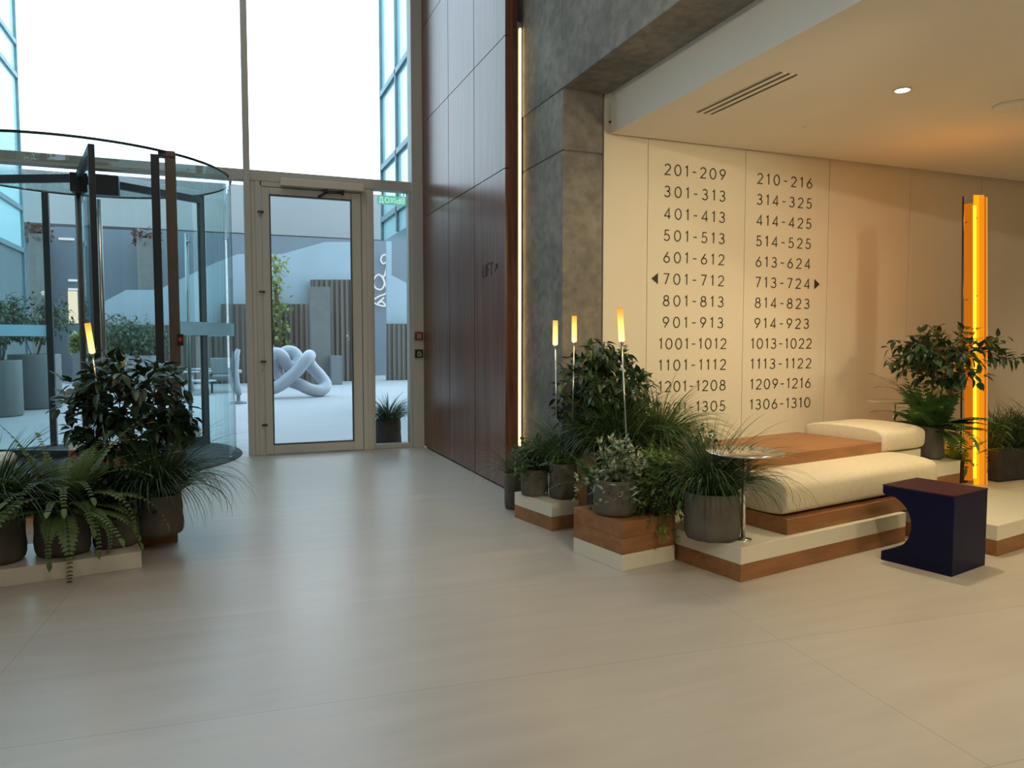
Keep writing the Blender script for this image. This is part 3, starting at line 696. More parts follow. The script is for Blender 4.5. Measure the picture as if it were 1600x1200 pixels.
def tree(R, c, H, cr, ch, n, leaf, bend=(0, 0), trunks=3, leafw=.42, spread=1.0, ctr=None):
    """stems from c up into a crown centred on ctr with radii cr and half height ch; returns stems, leaves"""
    st = MB(); lf = MB(); c = Vector(c); C = Vector(ctr) if ctr else c + Vector((bend[0], bend[1], H))
    nodes = []
    for k in range(trunks):
        a = R.random() * 6.28; e = C + Vector((math.cos(a) * cr * .35, math.sin(a) * cr * .35, rnd(R, -.2, .5) * ch))
        p = []; b0 = c + Vector((math.cos(a) * .03, math.sin(a) * .03, 0)); m = (b0 + e) / 2 + Vector((rnd(R, -.04, .04), rnd(R, -.04, .04), 0))
        for i in range(8):
            q = i / 7; p.append(b0 * (1 - q) ** 2 + m * 2 * q * (1 - q) + e * q * q)
        st.tube(p, [.009 - .005 * i / 7 for i in range(8)], 6); nodes += p[3:]
    tw = []
    for k in range(int(n / 7)):
        # random point in the crown, twig from the nearest stem node
        while True:
            v = Vector((rnd(R, -1, 1), rnd(R, -1, 1), rnd(R, -1, 1)))
            if .25 < v.length < 1: break
        q = C + Vector((v.x * cr, v.y * cr, v.z * ch))
        s0 = min(nodes, key=lambda w_: (w_ - q).length + R.random() * .06)
        mid = (s0 + q) / 2 + Vector((0, 0, .04)); pts = [s0 * (1 - i / 5) ** 2 + mid * 2 * (i / 5) * (1 - i / 5) + q * (i / 5) ** 2 for i in range(6)]
        st.tube(pts, [.0032 - .0004 * i for i in range(6)], 4, cap=False)
        out = (q - s0); out = out.normalized() if out.length > 1e-4 else Vector((0, 0, 1))
        for j in range(7):
            i = R.choice((2, 3, 3, 4, 4, 5, 5)); p = pts[i]
            a = R.random() * 6.28; sd = out.orthogonal().normalized(); sd = Matrix.Rotation(a, 3, out) @ sd
            d = (out * rnd(R, .2, .9) + sd * .8 + Vector((0, 0, -.35))).normalized()
            lf.leaf(p + d * .012, d, Vector((rnd(R, -.4, .4), rnd(R, -.4, .4), 1)), leaf * rnd(R, .7, 1.2), leaf * leafw * rnd(R, .8, 1.1) * .5 * 1.1, .3, .22)
    return st, lf
def bush(R, c, rx, rz, n, leaf, trail=0, lw=.5, up=.35):
    lf = MB(); st = MB(); c = Vector(c)
    for k in range(n // 8):
        a = R.random() * 6.283; el = rnd(R, -.3 if trail else .05, 1.35); ln = rnd(R, .5, 1.05)
        d = Vector((math.cos(a) * math.cos(el) * rx, math.sin(a) * math.cos(el) * rx, math.sin(el) * rz + up * rz)) * ln
        pts = []
        for i in range(6):
            q = i / 5; pts.append(c + d * q + Vector((0, 0, -trail * q * q * (1 - abs(math.sin(el))) * ln)))
        st.tube(pts, .0016, 4, cap=False)
        for j in range(8):
            i = R.choice((1, 2, 3, 4, 5, 5)); dd = Vector((rnd(R, -1, 1), rnd(R, -1, 1), rnd(R, -.5, .9))).normalized() + d.normalized() * .5
            lf.leaf(pts[i] + dd * .008, dd, Vector((rnd(R, -.5, .5), rnd(R, -.5, .5), 1)), leaf * rnd(R, .6, 1.2), leaf * lw * .5, .2, .1)
    return st, lf
def frond(s, R, p0, d, L, e0, e1, pin, n=16, w=.2, wavy=.0, st=None):
    pts = arch(p0, d, L, e0, e1, n)
    if st is not None: st.tube(pts, [.003 - .0022 * i / n for i in range(n + 1)], 4, cap=False)
    for i in range(2, n + 1):
        t = (pts[i] - pts[i - 1]).normalized(); sd = t.cross(Vector((0, 0, 1)))
        sd = sd.normalized() if sd.length > 1e-3 else Vector((1, 0, 0)); nm = sd.cross(t)
        k = i / n; l = pin * math.sin(min(1, k * 1.25 + .12) * PI * .92) ** .6 * (1.05 - .55 * k) * rnd(R, .85, 1.15)
        for q in (-1, 1): s.leaf(pts[i], sd * q + t * .55, nm, l, l * w, .1, .12)
    s.leaf(pts[-1], (pts[-1] - pts[-2]), Vector((0, 0, 1)), pin * .7, pin * w * .6)

def plant(name, label, c, r, h, seed, kind, cat='potted plant', felt='felt', group='potted plants around the lounge', nopot=False, **k):
    R = random.Random(seed); c = Vector(c); t = thing(name, label, cat, c, group)
    if not nopot: pot(t, c, r, h, R, felt)
    top = c + Vector((0, 0, h * .88))
    if kind == 'grass':
        s = grass(R, top, k.get('n', 150), k.get('L', .35), k.get('spread', .8), k.get('w', .0035), k.get('droop', 1.0), k.get('lean', (0, 0)), r * .75)
        s.build('foliage', K[k.get('m', 'grass')], t)
    elif kind == 'tree':
        a, b = tree(R, top, k['H'], k['cr'], k['ch'], k['n'], k.get('leaf', .07), k.get('bend', (0, 0)), k.get('trunks', 3), k.get('leafw', .45))
        a.build('stem', K['bark'], t); b.build('foliage', K[k.get('m', 'leafd')], t)
    elif kind == 'bush':
        a, b = bush(R, top, k['rx'], k['rz'], k['n'], k.get('leaf', .045), k.get('trail', 0), k.get('lw', .5), k.get('up', .35))
        a.build('stem', K['leafm'], t); b.build('foliage', K[k.get('m', 'leafm')], t)
    elif kind in ('fern', 'palm'):
        s = MB(); st = MB(); nf = k.get('nf', 22)
        for i in range(nf):
            a = 2 * PI * i / nf + rnd(R, -.2, .2); d = Vector((math.cos(a), math.sin(a), 0)); e0 = rnd(R, k.get('r0', .3), k.get('r1', 1.4))
            frond(s, R, top + d * r * .4, d, k['L'] * rnd(R, .7, 1.15), e0, e0 - rnd(R, k.get('f0', .6), k.get('f1', 2.0)), k.get('pin', .07), k.get('np', 16), k.get('w', .2), st=st)
        st.build('stem', K['leafm'], t); s.build('foliage', K[k.get('m', 'fern')], t)
    return t

def rod_lamp(label, base, top0, top1, collar=False):
    base, top0, top1 = Vector(base), Vector(top0), Vector(top1)
    t = thing('rod_lamp', label, 'lamp', base, 'amber rod lamps among the plants')
    d = (top1 - top0).normalized()
    rod = MB().tube([base, top0], .0045, 8).build('rod', K['steel'], t)
    s = MB(); s.tube([top0 - d * .004, top0 + d * .012], .011, 12); s.build('socket', K['chrome'], rod)
    # the tube has its own axis so that its light fades along it
    L = (top1 - top0).length; me_b = MB(); me_b.tube([(0, 0, 0), (0, 0, L)], .0165, 16)
    o = me_b.build('amber_tube', K['cylo']); o.parent = t; o.location = top0 + d * .012 - base
    o.rotation_mode = 'QUATERNION'; o.rotation_quaternion = Vector((0, 0, 1)).rotation_difference(d)
    if collar:
        s = MB(); n = d.orthogonal().normalized()
        for q in (-1, 1): s.tube([top0 - d * .045 + n * .011 * q, top0 + d * .012 + n * .011 * q], .003, 6)
        s.build('prongs', K['dframe'], t)
    l = bpy.data.lights.new('amber_glow', 'POINT'); l.energy = .9; l.color = (1, .62, .2); l.shadow_soft_size = .02
    lo = bpy.data.objects.new('amber_glow', l); col.objects.link(lo); lo.parent = t; lo.location = top0 + d * .1 - base + Vector((0, -.05, 0))

# ---- left group
def cslab(name, label, cat, poly, layers, group=None):
    c = sum((Vector((p[0], p[1], 0)) for p in poly), Vector()) / len(poly); t = thing(name, label, cat, (c.x, c.y, layers[0][1]), group)
    for m, z0, z1 in layers:
        MB().prism([(p[0], p[1], z0 + (.001 if z0 > layers[0][1] else 0)) for p in poly], (0, 0, z1 - z0)).build('wood_slab' if m == 'oak' else 'cream_slab', K[m], t, bevel=.0025)
    return t
e1 = Vector((.987, .160, 0)); e2 = Vector((-.18, .98, 0)); P0 = Vector((-.436, 4.475, 0))
def lp(a, b): return P0 + e1 * a + e2 * b
cslab('slab_platform', 'low cream platform at the left edge carrying grey planters', 'platform', [lp(-2.6, 0), lp(0, 0), lp(0, .50), lp(-2.6, .50)], [('cream', 0, .09)], 'slab platforms of the left planting')
cslab('slab_platform', 'low brown wood platform under the right-hand grass pot of the left group', 'platform', [lp(-.60, .502), lp(.245, .48), lp(.245, 1.25), lp(-.60, 1.25)], [('oak', 0, .088)], 'slab platforms of the left planting')
cslab('bench_plinth', 'wooden plank plinth of the bench behind the left planters', 'bench', [lp(-2.6, 1.30), lp(-.34, 1.30), lp(-.34, 1.85), lp(-2.6, 1.85)], [('oak', 0, .09), ('cream', .09, .18), ('oak', .18, .30)], 'slab platforms of the left planting')
tag(MB().prism([tuple(lp(-2.6, 1.33) + Vector((0, 0, .302))), tuple(lp(-.62, 1.33) + Vector((0, 0, .302))), tuple(lp(-.62, 1.82) + Vector((0, 0, .302))), tuple(lp(-2.6, 1.82) + Vector((0, 0, .302)))], (0, 0, .17)).build('seat_cushion', K['cushion'], bevel=.05, seg=5, smooth=True), 'cream cushion on the bench behind the left planters', 'cushion', 'cream seat cushions')
cslab('wood_block', 'dark brown wood block in front of the revolving door behind the tree', 'bench', [lp(-.30, 2.0), lp(.16, 2.0), lp(.16, 2.35), lp(-.30, 2.35)], [('oak', 0, .09), ('cream', .09, .18), ('oak', .18, .42)], 'slab platforms of the left planting')
q = lp(-.20, 1.42); side_table(q.x, q.y, .302, .56, .15, 'small chrome table behind the tree trunk in the left group')

plant('potted_fern', 'light green fern with arching fronds in a grey felt pot, left group', (-.83, 4.62, .091), .135, .26, 5, 'fern', L=.58, nf=64, pin=.075, np=22, w=.36, r0=.25, r1=1.45, f0=.6, f1=2.7)
plant('potted_grass', 'dark grass in a grey felt pot at the left edge of the photo', (-1.13, 4.56, .091), .135, .27, 6, 'grass', n=520, L=.50, spread=1.15, droop=1.6)
plant('potted_bush', 'small dark leafy plant in a grey felt pot between fern and tree', (-.585, 4.69, .091), .118, .26, 7, 'bush', rx=.19, rz=.17, n=620, leaf=.06, m='leafd', trail=.12)
plant('potted_grass', 'dark drooping grass in a grey felt pot at the right end of the left group', (-.375, 4.865, .09), .133, .245, 8, 'grass', n=760, L=.50, spread=1.25, droop=1.9, lean=(.2, 0), w=.003)
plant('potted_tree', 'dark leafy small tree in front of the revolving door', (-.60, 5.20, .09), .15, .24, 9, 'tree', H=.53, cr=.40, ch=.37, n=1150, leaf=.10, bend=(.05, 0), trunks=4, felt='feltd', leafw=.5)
rod_lamp('leaning amber rod lamp above the small tree in the left group', (-.63, 4.99, .32), (-.715, 4.99, 1.165), (-.735, 4.99, 1.34))

# ---- right group
plant('potted_grass', 'thin arching grass in a narrow grey pot on the floor against the wood wall', (2.0, 5.08, 0), .065, .27, 11, 'grass', n=90, L=.36, spread=1.1, droop=1.5, w=.002, lean=(-.15, 0))
plant('potted_bush', 'dark leafy plant in a grey pot on the low platform by the light strip', (2.0, 4.68, .181), .094, .185, 12, 'bush', rx=.20, rz=.17, n=900, leaf=.04, m='leafm', trail=.08)
plant('potted_grass', 'dense dark grass in a grey felt pot holding two rod lamps', (2.15, 4.53, .181), .095, .24, 13, 'grass', n=520, L=.38, spread=1.1, droop=1.3, w=.003)
rod_lamp('amber rod lamp nearest the light strip', (2.09, 4.50, .42), (2.06, 4.47, 1.21), (2.06, 4.47, 1.37))
rod_lamp('amber rod lamp in front of the concrete column, middle of three', (2.19, 4.48, .42), (2.18, 4.43, 1.23), (2.18, 4.43, 1.40))
plant('potted_tree', 'dark leafy small tree in front of the concrete column', (2.52, 4.64, .001), .13, .28, 14, 'tree', H=.62, cr=.36, ch=.38, n=1900, leaf=.078, trunks=4, felt='feltd', bend=(-.07, -.12), leafw=.5)
plant('potted_bush', 'white variegated leafy plant in a grey felt pot on the wood block', (2.06, 3.65, .271), .122, .20, 15, 'bush', rx=.22, rz=.20, n=900, leaf=.05, m='leafv', trail=.16, lw=.42)
rod_lamp('tallest amber rod lamp, right of the small tree before the cream wall', (2.15, 3.66, .44), (2.10, 3.66, 1.235), (2.085, 3.66, 1.425), True)
plant('trailing_plant', 'bright green trailing plant spilling over the right side of the wood block', (2.32, 3.60, .271), .10, .19, 16, 'bush', rx=.25, rz=.14, n=3200, leaf=.034, m='leafl', trail=.36, lw=.6, felt='feltd')
plant('potted_grass', 'green grass in a grey felt pot on the front corner of the long platform', (2.46, 3.30, .181), .148, .255, 17, 'grass', n=680, L=.46, spread=1.2, droop=2.0, m='grass', lean=(.3, 0), w=.0026)
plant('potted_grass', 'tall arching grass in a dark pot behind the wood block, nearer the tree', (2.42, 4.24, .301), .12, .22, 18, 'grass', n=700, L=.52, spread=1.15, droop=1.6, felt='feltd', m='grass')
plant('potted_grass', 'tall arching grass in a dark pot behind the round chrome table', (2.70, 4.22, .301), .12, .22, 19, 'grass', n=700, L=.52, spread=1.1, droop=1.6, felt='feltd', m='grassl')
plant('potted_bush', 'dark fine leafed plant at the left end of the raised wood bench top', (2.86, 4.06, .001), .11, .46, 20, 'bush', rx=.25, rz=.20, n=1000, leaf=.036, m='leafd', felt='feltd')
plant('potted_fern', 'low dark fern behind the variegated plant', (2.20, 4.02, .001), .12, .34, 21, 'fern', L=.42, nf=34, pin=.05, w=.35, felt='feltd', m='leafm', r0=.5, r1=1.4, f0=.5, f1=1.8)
# ---- niche corner
plant('potted_palm', 'green feathery palm in a grey pot at the right end of the rear cushion', (4.92, 3.97, .372), .09, .24, 22, 'palm', L=.50, nf=44, pin=.13, w=.20, np=16, r0=.1, r1=1.4, f0=.4, f1=1.9, m='leafm')
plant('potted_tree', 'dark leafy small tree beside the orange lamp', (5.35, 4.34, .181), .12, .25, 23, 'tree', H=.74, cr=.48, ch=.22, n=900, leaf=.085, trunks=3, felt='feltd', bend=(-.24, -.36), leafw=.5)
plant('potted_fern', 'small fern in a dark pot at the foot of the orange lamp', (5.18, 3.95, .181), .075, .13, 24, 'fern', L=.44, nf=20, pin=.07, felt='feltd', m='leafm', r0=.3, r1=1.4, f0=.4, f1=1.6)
t = plant('grass_planter', 'dark planter of grass at the right edge behind the low cream platform', (5.66, 3.92, .181), .01, .25, 25, 'grass', nopot=True, n=10, L=.3, spread=.7)
MB().box(5.43, 6.2, 3.80, 4.05, .181, .43).build('trough', K['feltd'], t, bevel=.02)
for o in list(t.children):
    if o.name.startswith('foliage'): bpy.data.objects.remove(o, do_unlink=True)
R = random.Random(31); g = MB()
for k in range(7):
    q = grass(R, (5.50 + .1 * k, 3.92, .42), 130, .38, .9, .0032, 1.0); g.add(q.v, q.f, True)
g.build('foliage', K['grass'], t)
# pot at the sidelight
plant('potted_grass', 'arching grass in a black pot behind the narrow sidelight glass', (1.845, 8.78, .001), .15, .30, 33, 'grass', n=260, L=.40, spread=1.0, droop=1.7, felt='feltd', w=.005)

# ------------------------------------------------------------------ courtyard
BY = 23.0
def poly_wall(px, Y, th, name, m, parent=None):
    return MB().prism([(p.x, p.y, max(0, p.z)) for p in (at(x, y, Y) for x, y in px)], (0, th, 0)).build(name, m, parent)
def block(x0, x1, ytop, Y, th, name, m, parent=None, z0=0, bevel=0):
    a, b = at(x0, 532, Y).x, at(x1, 532, Y).x; z = at((x0 + x1) / 2, ytop, Y).z
    return MB().box(a, b, Y, Y + th, z0, z).build(name, m, parent, bevel=bevel)
# big pale concrete building at the back
t = thing('concrete_building', 'pale concrete building closing the far side of the courtyard', 'building', (0, 30, 0))
z0 = at(300, 360, 29).z; z1 = at(300, 283, 29).z
MB().box(-26, 12, 29, 36, z0, z1).build('upper_storey', K['pconc'], t)
MB().box(-26, 12, 30.2, 36, 0, z0).build('lower_storey', K['gwall'], t)
# blue-grey wall with light bars
t = thing('courtyard_wall', 'blue-grey courtyard wall with thin white light bars', 'wall', (at(300, 532, 26).x, 26, 0))
a = at(75, 532, 26).x; b = at(217, 532, 26).x; zt = at(150, 357, 26).z
MB().box(a, b, 26, 26.5, 0, zt).build('wall_panel', K['gwall'], t)
MB().box(b, at(660, 532, 26.4).x, 26.4, 26.9, 0, at(320, 363, 26.4).z).build('wall_panel', K['gwall'], t)
for x0, x1, y in ((92, 116, 373), (150, 159, 392), (107, 135, 438), (107, 134, 452)):
    p, q = at(x0, y, 25.98), at(x1, y, 25.98); MB().box(p.x, q.x, 25.93, 26.0, p.z - .03, p.z + .03).build('light_bar', K['wlamp'], t)
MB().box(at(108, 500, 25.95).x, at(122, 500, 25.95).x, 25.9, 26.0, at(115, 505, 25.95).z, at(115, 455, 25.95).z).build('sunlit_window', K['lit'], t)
def flowerbox(x0, x1, ytop, Y, seed, label, ml):
    t = thing('tall_planter', label, 'planter', at(x0, 532, Y) * 1.0, 'tall taupe planters along the courtyard wall')
    block(x0, x1, ytop, Y, .8, 'box', K['taupe'], t)
    R = random.Random(seed); a, b = at(x0, 532, Y).x, at(x1, 532, Y).x; zt = at(x0, ytop, Y).z; lf = MB()
    for k in range(150):
        p = Vector((rnd(R, a - .1, b + .1), Y + rnd(R, -.05, .6), zt + rnd(R, -.22, .30) * (1 if R.random() > .5 else .5)))
        d = Vector((rnd(R, -1, 1), rnd(R, -1, 1), rnd(R, -1, 1))); lf.leaf(p, d, Vector((0, .3, 1)), .17, .05)
    lf.build('foliage', ml, t)
flowerbox(50, 76, 365, 25, 41, 'tall taupe planter with reddish leaves left of the blue-grey wall', K['redleaf'])
flowerbox(218, 246, 372, 25, 42, 'tall taupe planter with red flowers right of the blue-grey wall', K['redleaf'])
flowerbox(-40, 6, 380, 25, 43, 'taupe planter with dark red leaves at the far left', K['redleaf'])
# pale balustrade and slatted wall
tag(poly_wall([(150, 606), (150, 478), (197, 453), (247, 453), (335, 411), (372, 397), (440, 397), (508, 378), (562, 378), (562, 606)], BY + .3, .12, 'pale_balustrade', K['pale']), 'pale blue stepped panel wall above the wooden slats', 'wall')
t = thing('slatted_wall', 'brown vertical slat wall across the courtyard', 'wall', (at(400, 532, BY).x, BY, 0))
poly_wall([(140, 600), (140, 508), (290, 508), (290, 520), (345, 520), (345, 475), (486, 475), (486, 437), (562, 437), (562, 600)], BY, .2, 'backing', K['slat'], t)
s = MB(); x = at(140, 532, BY).x; xe = at(562, 532, BY).x; k = 0
while x < xe:
    pxl = 800 + F * ((Vector((x, BY, CH)) - CAM).dot(RT)) / ((Vector((x, BY, CH)) - CAM).dot(FW))
    yt = 508 if pxl < 290 else 520 if pxl < 345 else 475 if pxl < 486 else 437
    s.box(x, x + .075, BY - .05, BY, 0, at(pxl, yt, BY).z); x += .15
s.build('slats', K['slat'], t)
tag(poly_wall([(604, 606), (604, 352), (612, 352), (612, 430), (660, 455), (660, 606)], BY + .3, .12, 'pale_balustrade', K['pale']), 'pale sloping panel wall seen through the narrow sidelight', 'wall')
t = thing('slatted_wall', 'short brown slat wall seen through the narrow sidelight', 'wall', (at(640, 532, BY).x, BY, 0))
poly_wall([(606, 606), (606, 506), (680, 506), (680, 606)], BY, .2, 'backing', K['slat'], t)
s = MB(); x = at(606, 532, BY).x; xe = at(680, 532, BY).x
while x < xe: s.box(x, x + .075, BY - .05, BY, 0, at(640, 506, BY).z); x += .15
s.build('slats', K['slat'], t)
tag(block(486, 517, 448, 21.6, .5, 'concrete_pillar', K['taupe']), 'square taupe concrete pillar behind the knot sculpture', 'pillar')
tag(block(517, 534, 556, 21.2, .5, 'square_planter', K['planter']), 'square grey planter beside the concrete pillar', 'planter')
# round planters with shrubs
def round_planter(c, r, h, seed, label, sr, sh, n, m='shrub', leaf=.09, pm='planter'):
    t = thing('round_planter', label, 'planter', c, 'courtyard planters with shrubs')
    MB().lathe([(r * .93, 0), (r, .04), (r, h - .02), (r * .98, h), (r * .92, h), (r * .92, h - .08)], c, 40).build('pot', K[pm], t)
    MB().lathe([(r * .91, h - .08), (r * .91, h - .07)], c, 24).build('soil', K['soil'], t)
    R = random.Random(seed); a, b = tree(R, Vector(c) + Vector((0, 0, h - .08)), sh, sr, sr * .72, n, leaf, trunks=5)
    a.build('stem', K['bark'], t); b.build('foliage', K[m], t)
round_planter((-3.40, 14.40, 0), .30, .93, 51, 'tall grey round planter with a shrub, nearest the revolving door', .55, .70, 1300)
round_planter((-3.22, 15.9, 0), .42, 1.0, 52, 'wider grey round planter with a shrub behind the nearest one', .72, .75, 1500)
def tub(x0, x1, ytop, Y, seed, label, sh):
    t = thing('pale_planter_box', label, 'planter', at((x0 + x1) / 2, 532, Y) * 1.0, 'courtyard planters with shrubs')
    block(x0, x1, ytop, Y, .7, 'box', K['wplanter'], t)
    a, b = at(x0, 532, Y).x, at(x1, 532, Y).x; z = at(x0, ytop, Y).z; R = random.Random(seed)
    for cx, yc in sh:
        p = at(cx, yc, Y + .35); st, lf = tree(R, (p.x, Y + .35, z - .05), p.z - z, .72, .62, 1200, .11, trunks=5)
        st.build('stem', K['bark'], t); lf.build('foliage', K['shrub'], t)
tub(150, 252, 556, 20.6, 53, 'long pale planter box with two round shrubs behind the small tree', [(185, 522), (226, 528)])
tag(MB().lathe([(.05, 0), (.16, .04), (.20, .15), (.17, .27), (.11, .31), (.09, .31)], (at(119, 612, 17).x, 17, 0), 28).build('round_vase', K['wplanter']), 'small pale spherical vase on the paving by the planters', 'vase')
R = random.Random(60); t = thing('flowering_plant', 'pale yellow sunlit plant on a grey box behind the door post', 'plant', at(119, 552, 21) * 1.0)
block(112, 126, 552, 21, .5, 'box', K['planter'], t); lf = MB()
for k in range(130):
    p = at(rnd(R, 112, 126), rnd(R, 524, 552), 21.2); lf.leaf(p, Vector((rnd(R, -1, 1), rnd(R, -1, 1), rnd(R, -.5, 1))), Vector((0, 0, 1)), .16, .06)
lf.build('foliage', K['sunleaf'], t)
# planting behind the sculpture
R = random.Random(61); t = thing('garden_tree', 'slender tree with leaves painted sunlit yellow-green behind the sculpture', 'tree', (at(436, 532, 22.3).x, 22.3, 0))
MB().tube([tuple(at(434, 592, 22.3)), tuple(at(436, 520, 22.3)), tuple(at(430, 440, 22.3))], [.09, .08, .05], 8).build('trunk', K['bark'], t)
lf = MB()
for k in range(500):
    p = at(432 + R.gauss(0, 9), rnd(R, 400, 590), 22.1 + rnd(R, 0, .5)); lf.leaf(p, Vector((rnd(R, -1, 1), rnd(R, -1, 1), rnd(R, -1, .6))), Vector((0, 0, 1)), .17, .06)
lf.build('foliage', K['sunleaf'], t)
t = thing('flower_clump', 'clump of pink flowers left of the sculpture', 'flowers', at(425, 590, 21.5) * 1.0); lf = MB(); g = MB()
for k in range(110):
    p = at(rnd(R, 412, 434), rnd(R, 542, 560), 21.4 + rnd(R, 0, .3)); lf.leaf(p, Vector((rnd(R, -1, 1), rnd(R, -1, 1), rnd(R, -.5, 1))), Vector((0, 0, 1)), .13, .07)
for k in range(140):
    p = at(rnd(R, 412, 440), rnd(R, 556, 601.5), 21.5 + rnd(R, 0, .3)); g.leaf(p, Vector((rnd(R, -1, 1), rnd(R, -1, 1), rnd(R, -.2, 1))), Vector((0, 0, 1)), .2, .06)
lf.build('blossoms', K['pink'], t); g.build('foliage', K['shrub'], t)
# knot sculpture
kp = [(426, 612, -.30), (440, 606, -.34), (452, 596, -.36), (466, 583, -.36), (479, 566, -.34), (484, 561, -.18), (482, 568, .06), (488, 579, .16), (500, 592, .16), (509, 606, .06), (502, 615, -.08), (486, 614, -.16), (468, 606, -.12), (453, 601, 0), (440, 597, .14), (434, 583, .24), (437, 566, .28), (447, 555, .28), (459, 556, .26), (466, 567, .2), (461, 580, .1), (448, 574, .02), (441, 562, -.06), (430, 558, -.06), (420, 572, -.06), (417, 592, -.10), (416, 608, -.20)]
pts = [at(x, y, 16.97 + d) for x, y, d in kp]
def smooth_loop(P, n=6):
    out = []; N = len(P)
    for i in range(N):
        a, b, c, d = P[i - 1], P[i], P[(i + 1) % N], P[(i + 2) % N]
        for j in range(n):
            t = j / n; out.append(.5 * ((2 * b) + (c - a) * t + (2 * a - 5 * b + 4 * c - d) * t * t + (3 * b - a - 3 * c + d) * t ** 3))
    return out
L = smooth_loop(pts); zmin = min(p.z for p in L); 
for p in L: p.z += .134 - zmin
tag(MB().tube(L, .134, 18, closed=True).build('knot_sculpture', K['sculpt'], smooth=True), 'white knotted tube sculpture on the paving seen through the door', 'sculpture')
# tables, chair, round chair
def cafe_table(x, y, Y, r, h, m, label):
    c = at(x, y, Y); t = thing('cafe_table', label, 'table', (c.x, Y, 0), 'courtyard tables')
    MB().lathe([(r, h - .03), (r, h)], (c.x, Y, 0), 32).build('table_top', K[m], t)
    for k in range(4):
        a = PI / 4 + k * PI / 2; MB().tube([(c.x + .8 * r * math.cos(a), Y + .8 * r * math.sin(a), 0), (c.x + .7 * r * math.cos(a), Y + .7 * r * math.sin(a), h - .03)], .012, 6).build('leg', K['steel'], t)
cafe_table(287, 577, 19.6, .36, .50, 'wplanter', 'white round courtyard table left of the other, by the slat wall')
cafe_table(313, 575, 20.4, .34, .54, 'wplanter', 'white round courtyard table behind the low lilac one')
cafe_table(312, 588, 18.6, .36, .33, 'pale', 'low lilac topped round courtyard table')
c = at(352, 600, 19.2); t = thing('lounge_chair', 'grey upholstered courtyard armchair by the slat wall', 'chair', (c.x, 19.2, 0))
MB().box(c.x - .32, c.x + .30, 18.95, 19.5, .28, .42).build('seat', K['planter'], t, bevel=.05, seg=3)
MB().prism([(c.x - .30, 19.45, .42), (c.x + .30, 19.45, .42), (c.x + .36, 19.62, .82), (c.x - .34, 19.62, .82)], (0, .12, 0)).build('backrest', K['planter'], t, bevel=.03)
for q in (-1, 1): MB().box(c.x + q * .34 - .04, c.x + q * .34 + .04, 18.95, 19.55, .46, .53).build('armrest', K['wplanter'], t, bevel=.02)
for q in (-1, 1):
    for yy in (18.98, 19.48): MB().box(c.x + q * .30 - .02, c.x + q * .30 + .02, yy, yy + .04, 0, .46).build('leg', K['dframe'], t)
c = at(372, 600, 15.6); t = thing('shell_chair', 'pale tall curved shell chair seen edge-on through the curved glass', 'chair', (c.x, 15.6, 0))
s = MB(); s.tube([(c.x + .02, 15.6, .16), (c.x - .05, 15.6, .35), (c.x - .08, 15.6, .6), (c.x - .06, 15.6, .85), (c.x + .02, 15.6, 1.08)], [.05, .09, .10, .08, .04], 14)
s.build('shell', K['pale'], t)
MB().lathe([(.16, 0), (.15, .03), (.04, .05), (.035, .16), (.0, .17)], (c.x, 15.6, 0), 24).build('base', K['planter'], t)
# squiggle on the wall
pts = [at(x, y, 26.3) for x, y in ((604, 398), (598, 399), (595, 406), (599, 412), (605, 410), (600, 432), (591, 429), (584, 437), (586, 449), (596, 452), (601, 441), (596, 430), (603, 447), (603, 458), (592, 463), (583, 470), (590, 476), (602, 478), (597, 471), (590, 474), (600, 465))]
def smooth_open(P, n=5):
    Q = [P[0]] + P + [P[-1]]; out = []
    for i in range(1, len(Q) - 2):
        a, b, c, d = Q[i - 1], Q[i], Q[i + 1], Q[i + 2]
        for j in range(n):
            t = j / n; out.append(.5 * ((2 * b) + (c - a) * t + (2 * a - 5 * b + 4 * c - d) * t * t + (3 * b - a - 3 * c + d) * t ** 3))
    return out + [P[-1]]
tag(MB().tube(smooth_open(pts), .028, 8).build('squiggle_light', K['wlamp']), 'white squiggly line artwork on the dark courtyard wall', 'wall art')
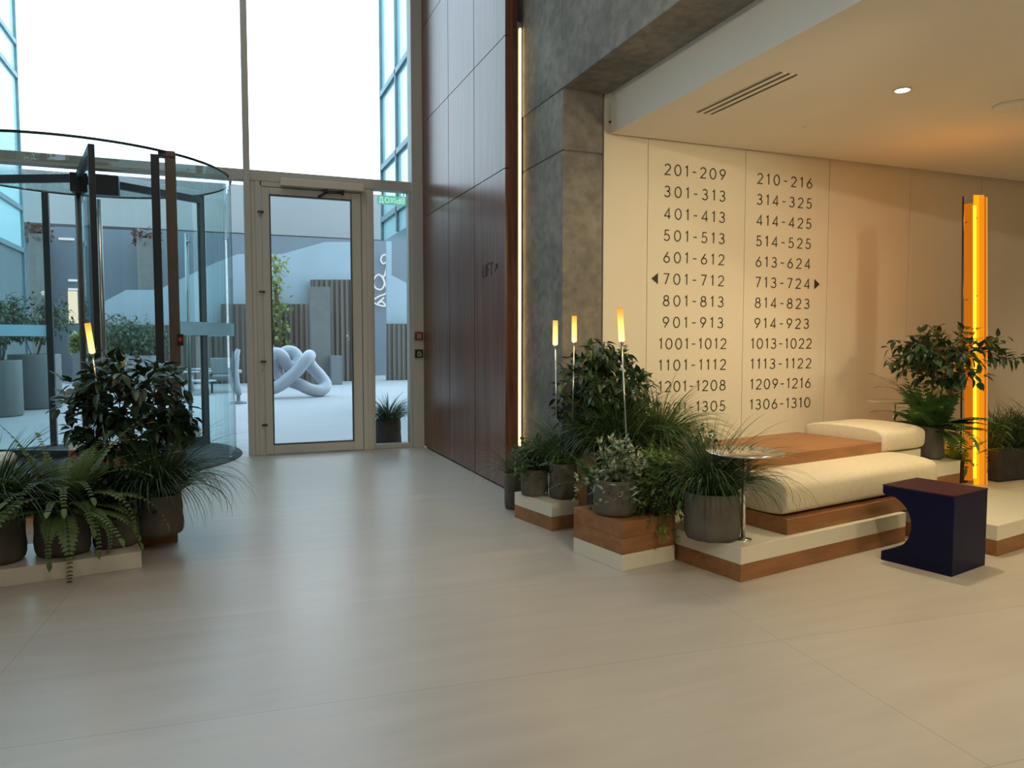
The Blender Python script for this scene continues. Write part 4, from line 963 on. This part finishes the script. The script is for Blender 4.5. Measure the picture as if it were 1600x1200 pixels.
# glass towers either side
def tower(xf, y0, y1, side, label, zl):
    t = thing('glass_tower', label, 'building', (xf + side * 2, (y0 + y1) / 2, 0))
    MB().box(min(xf, xf + side * 6), max(xf, xf + side * 6), y0, y1, 3.2, 32).build('glass_wall', K['cyan'], t)
    q = xf + side * (.9 if side > 0 else 0); MB().box(min(q, xf + side * 6), max(q, xf + side * 6), y0, y1, 0, 3.2).build('lower_wall', K['lowglass'], t)
    s = MB(); q = xf - side * .05; n = 4
    for i in range(n + 1):
        y = y0 + (y1 - y0) * i / n; s.box(min(xf, q), max(xf, q), y - .03, y + .03, 3.2 if side > 0 else 0, 32)
    for z in zl: s.box(min(xf, q), max(xf, q), y0, y1, z - .05, z + .05)
    s.build('mullions', K['mull'], t)
tower(-4.0, 10.5, 18.97, -1, 'blue glass tower at the upper left outside the facade', [3.2, 4.1, 6.9, 7.6, 10, 13, 16])
tower(3.0, 9.2, 14.57, 1, 'blue glass tower outside, seen right of the tall pane', [3.6, 4.6, 6.0, 9, 12])
# reflection of an exit sign, put in as a mirrored glowing panel outside
t = thing('exit_sign_reflection', 'pale green reflection of an exit sign, modelled behind the top of the sidelight', 'sign', (1.86, 8.64, 2.80))
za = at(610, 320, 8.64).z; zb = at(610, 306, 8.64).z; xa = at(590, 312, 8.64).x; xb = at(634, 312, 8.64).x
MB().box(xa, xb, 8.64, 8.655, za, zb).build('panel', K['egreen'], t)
def sign_put(x, z, d): return (xb - .015 - x, 8.6395 - .002 * d, z)
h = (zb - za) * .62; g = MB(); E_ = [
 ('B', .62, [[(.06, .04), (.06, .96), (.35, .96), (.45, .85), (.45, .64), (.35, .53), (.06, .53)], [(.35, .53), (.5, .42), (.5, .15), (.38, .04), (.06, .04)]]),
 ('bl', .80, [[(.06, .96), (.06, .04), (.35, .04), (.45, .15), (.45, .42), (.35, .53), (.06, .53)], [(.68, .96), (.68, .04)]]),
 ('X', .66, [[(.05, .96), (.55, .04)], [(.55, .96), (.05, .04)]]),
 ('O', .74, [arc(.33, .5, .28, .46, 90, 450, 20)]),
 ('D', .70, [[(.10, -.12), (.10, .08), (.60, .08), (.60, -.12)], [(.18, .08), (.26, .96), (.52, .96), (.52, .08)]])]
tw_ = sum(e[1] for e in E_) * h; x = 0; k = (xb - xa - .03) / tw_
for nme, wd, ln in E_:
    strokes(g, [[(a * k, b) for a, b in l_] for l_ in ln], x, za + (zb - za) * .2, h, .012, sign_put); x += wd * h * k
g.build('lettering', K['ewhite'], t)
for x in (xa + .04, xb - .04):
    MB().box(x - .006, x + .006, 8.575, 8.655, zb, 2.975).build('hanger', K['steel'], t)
